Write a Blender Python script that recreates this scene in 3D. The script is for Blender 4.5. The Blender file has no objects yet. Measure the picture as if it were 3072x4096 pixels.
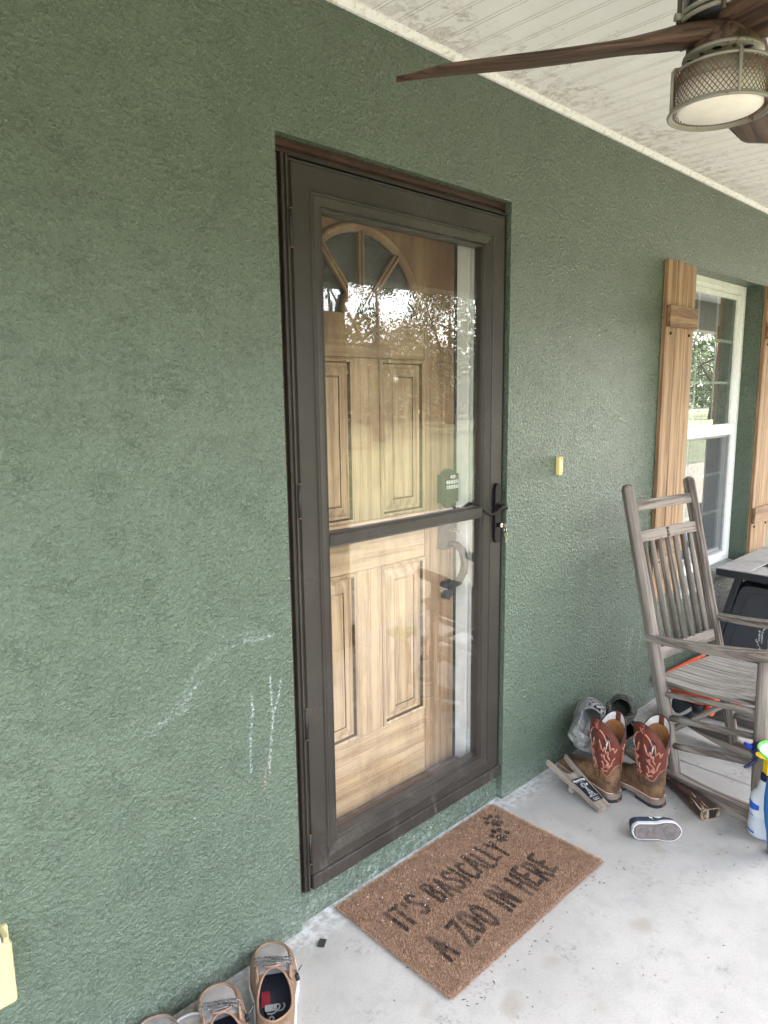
import bpy, math, random
import numpy as np
from mathutils import Vector, Matrix
R = math.radians
random.seed(7)
rng = np.random.default_rng(11)
S = bpy.context.scene
COL = S.collection

# ------------------------------------------------------------------ camera
def set_camera():
    f = 2800.0; cx, cy = 1536.0, 2048.0
    rx = np.array([4502-cx, 1552-cy, f]); rx /= np.linalg.norm(rx)
    rd = np.array([203.0, (602098+f*f)/496.0, f]); rd -= rx*rx.dot(rd); rd /= np.linalg.norm(rd)
    ry = np.cross(rd, rx)
    if ry[2] < 0: ry = -ry
    M = np.stack([rx, ry, -rd])
    m = Matrix(((M[0, 0], -M[0, 1], -M[0, 2], 0.0), (M[1, 0], -M[1, 1], -M[1, 2], -1.5), (M[2, 0], -M[2, 1], -M[2, 2], 1.545), (0, 0, 0, 1)))
    cd = bpy.data.cameras.new('camera'); cam = bpy.data.objects.new('camera', cd); COL.objects.link(cam)
    cd.sensor_fit = 'VERTICAL'; cd.sensor_height = 24.0; cd.lens = 24.0*f/4096.0
    cd.clip_start = 0.02; cd.clip_end = 2000
    cam.matrix_world = m; S.camera = cam
set_camera()
SUN_EL, SUN_ROT = 52, 97     # veiled sun from the right, along the porch: no direct light reaches the wall
w = bpy.data.worlds.new('World'); S.world = w; w.use_nodes = True
wn = w.node_tree; bg = wn.nodes['Background']
sky = wn.nodes.new('ShaderNodeTexSky'); sky.sky_type = 'NISHITA'; sky.sun_disc = False
sky.sun_elevation = R(SUN_EL); sky.sun_rotation = R(SUN_ROT); sky.dust_density = 4.0; sky.air_density = 1.0; sky.ozone_density = 1.0
# broken white cloud over the blue: the same brightness all round, only less colour
tcw = wn.nodes.new('ShaderNodeTexCoord'); nzw = wn.nodes.new('ShaderNodeTexNoise'); nzw.inputs['Scale'].default_value = 2.5; nzw.inputs['Detail'].default_value = 6
rmw = wn.nodes.new('ShaderNodeMapRange'); rmw.inputs[1].default_value = .35; rmw.inputs[2].default_value = .65; rmw.inputs[3].default_value = .15; rmw.inputs[4].default_value = .62
hsw = wn.nodes.new('ShaderNodeHueSaturation'); hsw.inputs['Value'].default_value = 1.0
wn.links.new(tcw.outputs['Generated'], nzw.inputs['Vector']); wn.links.new(nzw.outputs[0], rmw.inputs[0]); wn.links.new(rmw.outputs[0], hsw.inputs['Saturation'])
wn.links.new(sky.outputs[0], hsw.inputs['Color']); wn.links.new(hsw.outputs[0], bg.inputs[0]); bg.inputs[1].default_value = 0.15
sd = bpy.data.lights.new('sun', 'SUN'); sd.energy = 2.6; sd.angle = R(3); sd.color = (1, .94, .84)
so = bpy.data.objects.new('sun', sd); COL.objects.link(so)
so.rotation_euler = (R(90-SUN_EL), 0, R(180-SUN_ROT)); so.location = (0, 0, 20)
S.view_settings.view_transform = 'Standard'; S.view_settings.look = 'None'; S.view_settings.gamma = 1
S.view_settings.use_curve_mapping = False
S.view_settings.exposure = 4.25
S.cycles.max_bounces = 8; S.cycles.diffuse_bounces = 5; S.cycles.glossy_bounces = 4; S.cycles.transparent_max_bounces = 12
S.cycles.use_denoising = True; S.cycles.denoising_prefilter = 'NONE'; S.cycles.sample_clamp_indirect = 6

# ------------------------------------------------------------------ material helpers
class NT:
    def __init__(s, name):
        s.m = bpy.data.materials.new(name); s.m.use_nodes = True; s.t = s.m.node_tree
        s.b = s.t.nodes['Principled BSDF']; s.out = s.t.nodes['Material Output']
    def n(s, typ, ins=None, **kw):
        nd = s.t.nodes.new('ShaderNode'+typ)
        for k, v in kw.items(): setattr(nd, k, v)
        for k, v in (ins or {}).items():
            sock = nd.inputs[k]
            if isinstance(v, bpy.types.NodeSocket): s.t.links.new(v, sock)
            else: sock.default_value = v
        return nd
    def L(s, a, b): s.t.links.new(a, b)
    def math(s, op, a, b=None, c=None, clamp=False):
        ins = {0: a}
        if b is not None: ins[1] = b
        if c is not None: ins[2] = c
        return s.n('Math', ins, operation=op, use_clamp=clamp).outputs[0]
    def mix(s, fac, a, b):
        nd = s.n('Mix', data_type='RGBA')
        for i, v in ((0, fac), (6, a), (7, b)):
            if isinstance(v, bpy.types.NodeSocket): s.L(v, nd.inputs[i])
            elif i == 0: nd.inputs[0].default_value = v
            else: nd.inputs[i].default_value = (*v, 1) if len(v) == 3 else v
        return nd.outputs[2]
    def ramp(s, fac, stops):
        nd = s.n('ValToRGB', {0: fac}); e = nd.color_ramp.elements
        while len(e) < len(stops): e.new(.5)
        for el, (p, c) in zip(e, stops):
            el.position = p; el.color = (*c, 1) if isinstance(c, tuple) else (c, c, c, 1)
        return nd.outputs[0]
    def mr(s, v, a, b, c=0.0, d=1.0):
        return s.n('MapRange', {0: v, 1: a, 2: b, 3: c, 4: d}, clamp=True).outputs[0]
    def pos(s): return s.n('NewGeometry').outputs['Position']
    def objc(s, rand=True):
        tc = s.n('TexCoord').outputs['Object']
        if not rand: return tc
        r = s.n('ObjectInfo').outputs['Random']
        off = s.n('CombineXYZ', {0: s.math('MULTIPLY', r, 7.3), 1: s.math('MULTIPLY', r, 13.1), 2: s.math('MULTIPLY', r, 3.7)}).outputs[0]
        return s.n('VectorMath', {0: tc, 1: off}, operation='ADD').outputs[0]
    def sc(s, v, k):
        k = k if isinstance(k, tuple) else (k, k, k)
        return s.n('VectorMath', {0: v, 1: k}, operation='MULTIPLY').outputs[0]
    def noise(s, v, scale, detail=4.0, rough=.55, dist=0.0):
        return s.n('TexNoise', {'Vector': v, 'Scale': scale, 'Detail': detail, 'Roughness': rough, 'Distortion': dist}).outputs[0]
    def bump(s, h, strength, dist, normal=None):
        ins = {'Strength': strength, 'Distance': dist, 'Height': h}
        if normal is not None: ins['Normal'] = normal
        return s.n('Bump', ins).outputs[0]
    def set(s, col=None, rough=None, metal=None, normal=None, spec=None, **k):
        def put(key, v):
            if v is None: return
            if isinstance(v, bpy.types.NodeSocket): s.L(v, s.b.inputs[key])
            elif isinstance(v, tuple): s.b.inputs[key].default_value = (*v, 1) if len(v) == 3 else v
            else: s.b.inputs[key].default_value = v
        put('Base Color', col); put('Roughness', rough); put('Metallic', metal); put('Normal', normal); put('Specular IOR Level', spec)
        for kk, v in k.items(): put(kk, v)
        return s.m

def plain(name, col, rough=.5, col2=None, scale=30, metal=0.0, bump=0.0, bscale=200, bdist=.001, spec=.32, lo=.35, hi=.65, rvar=.08):
    g = NT(name); c = g.objc()
    n1 = g.noise(c, scale, 5, .6)
    col2 = col2 or tuple(x*.78 for x in col)
    cc = g.mix(g.mr(n1, lo, hi), col, col2)
    nrm = None
    if bump: nrm = g.bump(g.noise(c, bscale, 4, .6), bump, bdist)
    rr = g.mr(g.noise(c, scale*.6, 3), .3, .7, rough-rvar, rough+rvar)
    return g.set(cc, rr, metal, nrm, spec)

def wood(name, light, dark, axis='z', rough=.6, fine=90, ring=9, along=.045, bump=.25, contrast=(.35, .68), grey=None, extra=None):
    g = NT(name); c = g.objc()
    k = {'x': (along, 1, 1), 'y': (1, along, 1), 'z': (1, 1, along)}[axis]
    v = g.sc(c, k)
    warp = g.noise(g.sc(c, tuple(x*.6 for x in k)), 6, 3)
    n1 = g.noise(v, fine, 6, .65, .3)
    n2 = g.noise(v, ring*2.2, 3, .5, 1.2)
    wv = g.n('TexWave', {'Vector': v, 'Scale': ring, 'Distortion': 5.0, 'Detail': 3.0, 'Detail Scale': 1.5}, wave_type='RINGS', rings_direction={'x': 'X', 'y': 'Y', 'z': 'Z'}[axis]).outputs['Fac']
    a = g.math('ADD', g.math('MULTIPLY', n1, .66), g.math('MULTIPLY', n2, .22)); a = g.math('ADD', a, g.math('MULTIPLY', wv, .12))
    f = g.mr(a, contrast[0], contrast[1])
    col = g.mix(f, dark, light)
    if grey: col = g.mix(g.mr(warp, .45, .65, 0, .45), col, grey)
    if extra: col = extra(g, col, c)
    return g.set(col, rough, 0.0, g.bump(a, bump, .002), .22)

def stroke(g, U, V, a, b, wid):
    """1 on the line a-b in the plane (U, V), fading to 0 at distance wid"""
    dx, dy = b[0]-a[0], b[1]-a[1]; l2 = dx*dx+dy*dy
    pu = g.math('SUBTRACT', U, a[0]); pv = g.math('SUBTRACT', V, a[1])
    t = g.math('DIVIDE', g.math('ADD', g.math('MULTIPLY', pu, dx), g.math('MULTIPLY', pv, dy)), l2, clamp=True)
    eu = g.math('SUBTRACT', pu, g.math('MULTIPLY', t, dx)); ev = g.math('SUBTRACT', pv, g.math('MULTIPLY', t, dy))
    d = g.math('SQRT', g.math('ADD', g.math('MULTIPLY', eu, eu), g.math('MULTIPLY', ev, ev)))
    return g.mr(d, 0, wid, 1, 0)

def strokes(g, U, V, segs, wid):
    acc = None
    for a, b in segs:
        s_ = stroke(g, U, V, a, b, wid)
        acc = s_ if acc is None else g.math('MAXIMUM', acc, s_)
    return acc
def chain(pts): return list(zip(pts[:-1], pts[1:]))

# ------------------------------------------------------------------ mesh helpers
class MB:
    def __init__(s): s.v = []; s.f = []; s.mi = []; s.sm = []
    def add(s, vs, fs, mi=0, sm=False, M=None):
        o = len(s.v)
        if M is not None: vs = [tuple(M @ Vector(p)) for p in vs]
        s.v += [tuple(p) for p in vs]
        for q in fs: s.f.append(tuple(i+o for i in q)); s.mi.append(mi); s.sm.append(sm)
        return s
    def box(s, x0, x1, y0, y1, z0, z1, mi=0, M=None):
        vs = [(x, y, z) for z in (z0, z1) for y in (y0, y1) for x in (x0, x1)]
        return s.add(vs, [(0, 2, 3, 1), (4, 5, 7, 6), (0, 1, 5, 4), (2, 6, 7, 3), (0, 4, 6, 2), (1, 3, 7, 5)], mi, False, M)
    def prism(s, poly, h0, h1, axis='z', mi=0, M=None, sm=False):
        n = len(poly)
        def p3(p, h): return {'z': (p[0], p[1], h), 'y': (p[0], h, p[1]), 'x': (h, p[0], p[1])}[axis]
        vs = [p3(p, h0) for p in poly]+[p3(p, h1) for p in poly]
        fs = [tuple(range(n))[::-1], tuple(range(n, 2*n))]
        s.add(vs, fs, mi, False, M)
        return s.add(vs, [(i, (i+1) % n, n+(i+1) % n, n+i) for i in range(n)], mi, sm, M)
    def loft(s, rings, mi=0, sm=True, closed=True, cap0=False, cap1=False, M=None, mif=None):
        n = len(rings[0]); vs = [p for r in rings for p in r]; o = len(s.v)
        s.add(vs, [], 0, sm, M)
        for k in range(len(rings)-1):
            for i in range(n if closed else n-1):
                j = (i+1) % n
                s.f.append((o+k*n+i, o+k*n+j, o+(k+1)*n+j, o+(k+1)*n+i)); s.mi.append(mif(k, i) if mif else mi); s.sm.append(sm)
        if cap0: s.f.append(tuple(o+i for i in range(n))[::-1]); s.mi.append(mi); s.sm.append(False)
        if cap1: s.f.append(tuple(o+(len(rings)-1)*n+i for i in range(n))); s.mi.append(mi); s.sm.append(False)
        return s
    def tube(s, pts, r, seg=10, mi=0, closed=False, cap=True, M=None, flat=1.0, up=None):
        pts = [Vector(p) for p in pts]; n = len(pts)
        rs = r if isinstance(r, (list, tuple)) else [r]*n
        rings = []; prev = None
        for i, p in enumerate(pts):
            if closed: t = pts[(i+1) % n]-pts[i-1]
            else: t = pts[min(i+1, n-1)]-pts[max(i-1, 0)]
            t = t.normalized() if t.length > 1e-9 else Vector((0, 0, 1))
            if up is not None: a = Vector(up)
            elif prev is not None: a = prev
            else: a = Vector((0, 0, 1)) if abs(t.z) < .9 else Vector((1, 0, 0))
            a = (a-t*a.dot(t)).normalized(); prev = a; b = t.cross(a)
            rings.append([tuple(p+(a*math.sin(2*math.pi*k/seg)*flat+b*math.cos(2*math.pi*k/seg))*rs[i]) for k in range(seg)])
        if closed: rings.append(rings[0])
        return s.loft(rings, mi, True, True, cap and not closed, cap and not closed, M)
    def lathe(s, prof, seg=28, mi=0, M=None, mif=None, ang=2*math.pi):
        rings = []
        for r_, z in prof: rings.append([(r_*math.cos(2*math.pi*k/seg), r_*math.sin(2*math.pi*k/seg), z) for k in range(seg)])
        return s.loft(rings, mi, True, True, prof[0][0] > 1e-6, prof[-1][0] > 1e-6, M, mif)
    def mesh(s, name, mats, off=None):
        me = bpy.data.meshes.new(name)
        v = s.v
        if off is not None: v = [tuple(off @ Vector(p)) for p in v]
        me.from_pydata(v, [], s.f)
        for m in (mats if isinstance(mats, (list, tuple)) else [mats]): me.materials.append(m)
        me.polygons.foreach_set('material_index', s.mi); me.polygons.foreach_set('use_smooth', s.sm)
        me.update(); return me

MW = {}
def thing(name, label, cat, loc=(0, 0, 0), rotz=0.0, group=None, M=None, kind=None):
    o = bpy.data.objects.new(name, None); COL.objects.link(o); o.empty_display_size = .05
    M = M if M is not None else Matrix.Translation(loc) @ Matrix.Rotation(rotz, 4, 'Z')
    o.matrix_world = M; MW[o.name] = M.copy()
    tag(o, label, cat, group, kind); return o
def tag(o, label=None, cat=None, group=None, kind=None):
    if label: o['label'] = label
    if cat: o['category'] = cat
    if group: o['group'] = group
    if kind: o['kind'] = kind
    return o
def obj(name, mb, mats, parent=None, bevel=0.0, bseg=2, world=False, kind=None, label=None, solid=None, sub=0, loc=None):
    """one mesh object; local coordinates of the parent thing unless world=True"""
    off = None
    if world and parent is not None: off = MW[parent.name].inverted()
    if isinstance(mb, bpy.types.Mesh): me = mb
    else: me = mb.mesh(name, mats, off)
    o = bpy.data.objects.new(name, me); COL.objects.link(o)
    if parent is not None:
        o.parent = parent
        MW[o.name] = MW[parent.name]
    else: MW[o.name] = Matrix()
    if loc is not None: o.location = loc
    if solid:
        md = o.modifiers.new('solid', 'SOLIDIFY'); md.thickness = solid[0]; md.offset = solid[1]; md.material_offset = solid[2]; md.material_offset_rim = solid[3] if len(solid) > 3 else 0
    if bevel:
        md = o.modifiers.new('bevel', 'BEVEL'); md.width = bevel; md.segments = bseg; md.limit_method = 'ANGLE'; md.angle_limit = R(40)
    if sub:
        md = o.modifiers.new('sub', 'SUBSURF'); md.levels = sub; md.render_levels = sub
    if kind: o['kind'] = kind
    if label: o['label'] = label
    return o
def circ(r, n=24, cx=0, cy=0, a0=0.0): return [(cx+r*math.cos(a0+2*math.pi*k/n), cy+r*math.sin(a0+2*math.pi*k/n)) for k in range(n)]
def text_mb(txt, size, thick=.0003, M=None, mb=None, align='CENTER', mi=0, warp=None, sx=1.0, bold=0.0):
    cu = bpy.data.curves.new('t', 'FONT'); cu.body = txt; cu.size = size; cu.align_x = align; cu.extrude = thick; cu.resolution_u = 3; cu.offset = bold
    to = bpy.data.objects.new('t', cu); me = bpy.data.meshes.new_from_object(to)
    vs = [(v.co.x*sx, v.co.y, v.co.z) for v in me.vertices]
    if warp: vs = [warp(p) for p in vs]
    fs = [tuple(p.vertices) for p in me.polygons]
    bpy.data.objects.remove(to); bpy.data.curves.remove(cu); bpy.data.meshes.remove(me)
    mb = mb or MB(); return mb.add(vs, fs, mi, False, M)
def frame(o, X, Y, Z): return Matrix(((X[0], Y[0], Z[0], o[0]), (X[1], Y[1], Z[1], o[1]), (X[2], Y[2], Z[2], o[2]), (0, 0, 0, 1)))
def axes(o, y, zhint=(0, 0, 1)):
    y = Vector(y).normalized(); x = y.cross(Vector(zhint)).normalized(); z = x.cross(y)
    return frame(o, x, y, z)

# ------------------------------------------------------------------ materials of the setting
def mat_stucco():
    g = NT('green_stucco'); p = g.pos()
    xyz = g.n('SeparateXYZ', {0: p}); U, V = xyz.outputs[0], xyz.outputs[2]
    rot = g.n('Mapping', {'Vector': p, 'Rotation': (0, R(-20), 0), 'Scale': (.98, 1.0, 1.08)}).outputs[0]
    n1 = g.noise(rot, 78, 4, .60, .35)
    n2 = g.noise(rot, 170, 3, .6, .2)
    big = g.noise(p, 4.5, 4, .55, .5)
    vo = g.noise(rot, 38, 3, .55, 1.6)
    crack = g.math('ABSOLUTE', g.math('SUBTRACT', vo, .5))
    crack = g.math('MAXIMUM', g.mr(crack, .0, .022), g.mr(g.noise(p, 11, 3), .40, .52))
    smooth = g.mr(big, .38, .60, .84, 1.0)
    h = g.math('ADD', g.math('MULTIPLY', g.math('MULTIPLY', n1, smooth), 2.1), g.math('MULTIPLY', crack, .26))
    h = g.math('ADD', h, g.math('MULTIPLY', n2, .45))
    col = g.mix(g.mr(g.noise(p, 1.7, 4), .35, .65), (.070, .096, .064), (.082, .110, .075))
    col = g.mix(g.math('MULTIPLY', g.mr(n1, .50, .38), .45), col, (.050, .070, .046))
    # chalk and crayon scribbles left on the paint
    grain = g.mr(g.noise(p, 150, 4, .75), .49, .56)
    soft = g.mr(g.noise(p, 120, 5, .75), .46, .60)
    arc = strokes(g, U, V, chain([(.658, .768), (.695, .785), (.745, .823), (.787, .885), (.849, .919), (.929, .929), (1.012, .920)])+chain([(.866, .953), (.93, .948), (.996, .940)]), .016)
    fan_ = strokes(g, U, V, chain([(.686, .783), (.723, .789), (.762, .799)])+chain([(.93, .929), (1.02, .921)])+chain([(.745, .803), (.80, .862)]), .009)
    col = g.mix(g.math('MULTIPLY', g.math('MULTIPLY', arc, soft), .17), col, (.50, .58, .56))
    col = g.mix(g.math('MULTIPLY', g.math('MULTIPLY', fan_, soft), .28), col, (.62, .68, .66))
    white = strokes(g, U, V, chain([(1.003, .807), (1.005, .76), (1.008, .692), (.994, .592), (.989, .535)])+chain([(1.036, .787), (1.028, .742), (1.015, .715)])+chain([(.943, .782), (.946, .733)])+chain([(3.06, .445), (3.037, .387), (3.026, .32), (3.015, .254)])+chain([(3.068, .425), (3.036, .341)])+chain([(3.145, .418), (3.142, .336), (3.13, .268)])+chain([(3.019, .211), (3.025, .121)]), .0062)
    blue = strokes(g, U, V, chain([(.946, .733), (.934, .661), (.932, .563)])+chain([(3.034, .295), (3.046, .233)]), .0056)
    pink = strokes(g, U, V, chain([(.994, .586), (.976, .541), (.972, .497)])+chain([(3.002, .462), (3.006, .389), (2.969, .324), (2.954, .242)])+chain([(2.865, .586), (2.865, .564)]), .0056)
    for mk, c in ((white, (.78, .80, .80)), (blue, (.55, .74, .84)), (pink, (.72, .47, .42))):
        col = g.mix(g.math('MULTIPLY', g.math('MULTIPLY', mk, grain), .45, clamp=True), col, c)
    # pale dust where the wall meets the slab, dropped paint flecks
    dust = g.math('MULTIPLY', g.mr(V, .0, .14, 1, 0), g.mr(g.noise(p, 60, 5, .7), .46, .66))
    col = g.mix(g.math('MULTIPLY', dust, .38), col, (.45, .50, .47))
    fl = g.n('TexVoronoi', {'Vector': p, 'Scale': 9.0}).outputs[0]
    col = g.mix(g.mr(fl, .012, .02, .8, 0), col, (.6, .62, .58))
    nrm = g.bump(h, 1.0, .0054)
    return g.set(col, g.mr(n1, .35, .65, .38, .24), 0.0, nrm, .5)

def mat_concrete():
    g = NT('pale_concrete'); p = g.pos()
    a = g.noise(p, 2.2, 6, .6); b = g.noise(p, 14, 5, .65); c = g.noise(p, 190, 3, .7)
    col = g.mix(g.mr(a, .35, .68), (.285, .268, .248), (.355, .335, .312))
    col = g.mix(g.mr(b, .48, .70, 0, .6), col, (.245, .236, .222))
    col = g.mix(g.mr(c, .52, .70, 0, .5), col, (.19, .182, .172))
    sm = g.math('MULTIPLY', g.mr(g.noise(p, 7.5, 4, .6), .56, .70), g.mr(g.noise(p, 60, 4, .7), .48, .62))
    col = g.mix(g.math('MULTIPLY', sm, .75), col, (.15, .14, .135))
    st = g.mr(g.noise(p, 6.5, 2, .4), .64, .74)
    col = g.mix(g.math('MULTIPLY', st, .5), col, (.21, .18, .14))
    xyz = g.n('SeparateXYZ', {0: p})
    edge = g.math('MULTIPLY', g.mr(xyz.outputs[1], -.10, 0, 0, 1), g.mr(g.noise(p, 40, 5, .7), .42, .62))
    col = g.mix(g.math('MULTIPLY', edge, .6), col, (.66, .68, .70))
    sp = g.n('TexVoronoi', {'Vector': p, 'Scale': 16.0}).outputs[0]
    col = g.mix(g.mr(sp, .03, .07, .7, 0), col, (.09, .08, .075))
    h = g.math('ADD', g.math('MULTIPLY', c, .4), g.math('MULTIPLY', b, .6))
    return g.set(col, .62, 0.0, g.bump(h, .35, .002), .35)

def mat_ceiling(groove=False):
    g = NT('white_soffit_groove' if groove else 'white_soffit'); p = g.pos()
    xyz = g.n('SeparateXYZ', {0: p}); Y = xyz.outputs[1]; X = xyz.outputs[0]
    base = (.80, .80, .80)
    col = g.mix(g.mr(g.noise(p, 6, 3), .4, .6), base, (.76, .76, .75))
    near = g.mr(Y, -.34, -.01, -.32, 1.0)
    blot = g.noise(p, 30, 4, .6, .2)
    m1 = g.math('MULTIPLY', g.mr(g.math('ADD', blot, g.math('MULTIPLY', near, .20)), .60, .72), g.mr(g.noise(p, 5, 3), .36, .6, .25, 1))
    fine = g.mr(g.noise(p, 150, 4, .7), .40, .62)
    m1 = g.math('MULTIPLY', m1, g.math('ADD', .35, g.math('MULTIPLY', fine, .65)))
    col = g.mix(g.math('MULTIPLY', m1, .68), col, (.25, .195, .14))
    spot = g.math('MULTIPLY', g.mr(g.noise(p, 9, 3, .5), .64, .70), g.mr(g.noise(p, 70, 3), .45, .6))
    col = g.mix(g.math('MULTIPLY', spot, .5), col, (.30, .22, .15))
    if groove: col = g.mix(.42, col, (.30, .25, .20))
    return g.set(col, .5, 0.0, None, .4)

M_STUCCO = mat_stucco(); M_CONC = mat_concrete(); M_CEIL = mat_ceiling(); M_CEILG = mat_ceiling(True)
M_TRIMW = plain('white_trim_paint', (.76, .76, .75), .45, (.46, .41, .34), 60, lo=.52, hi=.70, bump=.3, bscale=90)
M_DARKROOM = plain('interior_plaster', (.30, .29, .27), .8)

# ------------------------------------------------------------------ setting: ground, slab, wall, ceiling
mb = MB(); mb.add([(-900, -900, -.16), (900, -900, -.16), (900, 900, -.16), (-900, 900, -.16)], [(0, 1, 2, 3)])
g = NT('grass_green'); p = g.pos()
lawn_m = g.set(g.mix(g.mr(g.noise(p, 1.5, 6, .7), .35, .65), (.085, .078, .052), (.125, .110, .082)), .9, 0.0, g.bump(g.noise(p, 40, 3), .6, .03))
obj('lawn', mb, lawn_m, kind='structure')
mb = MB(); mb.add([(-900, -900, -.15), (900, -900, -.15), (900, -5.38, -.15), (-900, -5.38, -.15)], [(0, 1, 2, 3)])
g = NT('shade_toned_grass'); p = g.pos()
obj('shade_toned_lawn', mb, g.set(g.mix(g.mr(g.noise(p, 1.1, 6, .7), .35, .65), (.030, .045, .014), (.060, .072, .026)), .9, 0.0, g.bump(g.noise(p, 30, 3), .6, .03), .2), kind='structure')  # far lawn: the shade of the trees is put into the darker grass colour
mb = MB(); mb.box(-30, 12, -5.4, -4.6, -.2, -.14)
obj('path', mb, plain('worn_path_concrete', (.17, .155, .14), .8, (.11, .10, .09), 3), kind='structure', bevel=.01)
mb = MB(); mb.box(-2.2, 14, -1.775, .06, -.30, -.05)
floor = obj('porch_floor', mb, M_CONC, kind='structure')
xs = [-2.2, -.9, 2.823, 6.5, 10.2, 14]
for a, b in zip(xs[:-1], xs[1:]):
    mb = MB(); mb.box(a+.003, b-.003, -1.78, .06, -.055, 0)
    obj('slab', mb, M_CONC, floor, bevel=.004)

# the house wall: front face with door and window openings, reveals, step under the door
DX0, DX1, DZ0, DZ1 = 1.08, 2.045, .0, 2.188
WX0, WX1, WZ0, WZ1 = 3.55, 4.465, .515, 2.149
house = thing('house_wall', 'dark green textured stucco house wall with chalk scribbles around the brown storm door', 'wall', (0, 0, 0))
mb = MB()
xsw = [-2, DX0, DX1, WX0, WX1, 14]; zsw = [-.2, 0, WZ0, WZ1, DZ1, 2.75]
for i in range(5):
    for j in range(5):
        a, b, c, d = xsw[i], xsw[i+1], zsw[j], zsw[j+1]
        if i == 1 and 1 <= j <= 3: continue
        if i == 3 and j == 2: continue
        mb.add([(a, 0, c), (b, 0, c), (b, 0, d), (a, 0, d)], [(0, 1, 2, 3)])
for (a, b, c, d, dp) in ((DX0, DX1, DZ0, DZ1, .2), (WX0, WX1, WZ0, WZ1, .2)):
    mb.add([(a, 0, c), (a, dp, c), (a, dp, d), (a, 0, d)], [(0, 1, 2, 3)])
    mb.add([(b, 0, c), (b, 0, d), (b, dp, d), (b, dp, c)], [(0, 1, 2, 3)])
    mb.add([(a, 0, d), (a, dp, d), (b, dp, d), (b, 0, d)], [(0, 1, 2, 3)])
    if c > .1: mb.add([(a, 0, c), (b, 0, c), (b, dp, c), (a, dp, c)], [(0, 1, 2, 3)])
mb.add([(-2, .2, -.2), (-2, .2, 2.75), (-2, 0, 2.75), (-2, 0, -.2)], [(0, 1, 2, 3)])
mb.add([(14, .2, -.2), (14, .2, 2.75), (14, 0, 2.75), (14, 0, -.2)], [(0, 1, 2, 3)])
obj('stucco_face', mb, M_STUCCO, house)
mb = MB(); mb.box(DX0+.001, DX1-.001, .022, .2, -.01, .100)
obj('door_step', mb, M_STUCCO, house, bevel=.004)
M_SILL = plain('weathered_sill', (.30, .31, .29), .7, (.17, .19, .17), 25, bump=.5, bscale=60, bdist=.003)
mb = MB(); mb.prism([(-.010, .478), (-.010, .514), (.115, .538), (.115, .478)], WX0-.04, WX1+.05, 'x')
obj('window_sill', mb, M_SILL, house, bevel=.006)
mb = MB(); mb.add([(-2.001, .2, -.2), (-2.001, 5.1, -.2), (-2.001, 5.1, 2.75), (-2.001, .2, 2.75)], [(0, 1, 2, 3)]); mb.add([(-2, 5.1, -.2), (14, 5.1, -.2), (14, 5.1, 2.75), (-2, 5.1, 2.75)], [(0, 1, 2, 3)])
obj('outer_wall', mb, M_STUCCO, house)
# rooms behind the openings, roof, beam, columns
mb = MB()
for (x0, x1, y0, y1) in ((-1.99, 13.9, .21, 5.0),):
    vs = [(x0, y0, -.02), (x1, y0, -.02), (x1, y1, -.02), (x0, y1, -.02), (x0, y0, 2.7), (x1, y0, 2.7), (x1, y1, 2.7), (x0, y1, 2.7)]
    mb.add(vs, [(0, 1, 2, 3), (4, 7, 6, 5), (0, 3, 7, 4), (1, 5, 6, 2), (3, 2, 6, 7)])
obj('room_interior', mb, M_DARKROOM, kind='structure')
mb = MB(); mb.prism([(-2.3, 2.62), (-2.3, 2.70), (1.6, 3.9), (5.4, 2.70), (5.4, 2.76), (1.6, 3.0)], -2.45, 14.4, 'x'); 
mb.box(-2.44, 14.4, -2.29, 5.3, 2.70, 2.74)
obj('roof', mb, plain('roof_shingle', (.08, .075, .07), .9), kind='structure')
CEIL = 2.548
ceil = thing('porch_ceiling', 'white beaded soffit ceiling with brown mildew stains along the wall', 'ceiling', (0, 0, CEIL), kind='structure')
P = .085
prof = [(0, 0), (.004, 0), (.0055, .004), (.007, 0), (.0165, 0), (.018, .004), (.0195, 0), (.0850, 0)]
mb = MB()
for i in range(len(prof)-1):
    (a, ha), (b, hb) = prof[i], prof[i+1]
    mb.add([(a, 0, ha), (b, 0, hb), (b, -1.60, hb), (a, -1.60, ha)], [(0, 1, 2, 3)], 1 if (ha or hb) else 0)
mb.add([(0, 0, .012), (.085, 0, .012), (.085, -1.6, .012), (0, -1.6, .012)], [(0, 3, 2, 1)])
pm = mb.mesh('plank', [M_CEIL, M_CEILG])
for k in range(-50, 150):
    x = 1.4665+k*P
    if x < -2.2 or x > 13: continue
    o = bpy.data.objects.new('plank', pm); COL.objects.link(o); o.parent = ceil; o.location = (x, 0, 0)
mb = MB(); mb.prism([(0, -.016), (-.010, -.016), (-.026, -.006), (-.026, -.001), (0, -.001)], -2.2, 13, 'x')
obj('edge_trim', mb, M_TRIMW, ceil)
mb = MB(); mb.box(-2.2, 14, -1.78, -1.60, 2.235, 2.60)
tag(obj('porch_beam', mb, plain('beam_paint', (.30, .29, .27), .6), bevel=.006), 'pale grey header beam along the porch edge, mirrored in the door glass', 'beam')
for i, cxp in enumerate((-2.05, 2.62, 5.95, 9.25)):
    mb = MB(); mb.box(-.13, .13, -.075, .075, 0, 2.233); mb.box(-.15, .15, -.085, .085, 0, .14); mb.box(-.15, .15, -.085, .085, 2.09, 2.231)
    o = obj('porch_column', mb, plain('column_brown', (.055, .045, .035), .5), bevel=.005); o.location = (cxp, -1.69, .001)
    tag(o, ['dark brown porch column behind and left of the camera', 'dark brown porch column opposite the storm door', 'dark brown porch column opposite the white window', 'dark brown porch column mirrored in the window glass'][i], 'column', 'porch columns')
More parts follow.
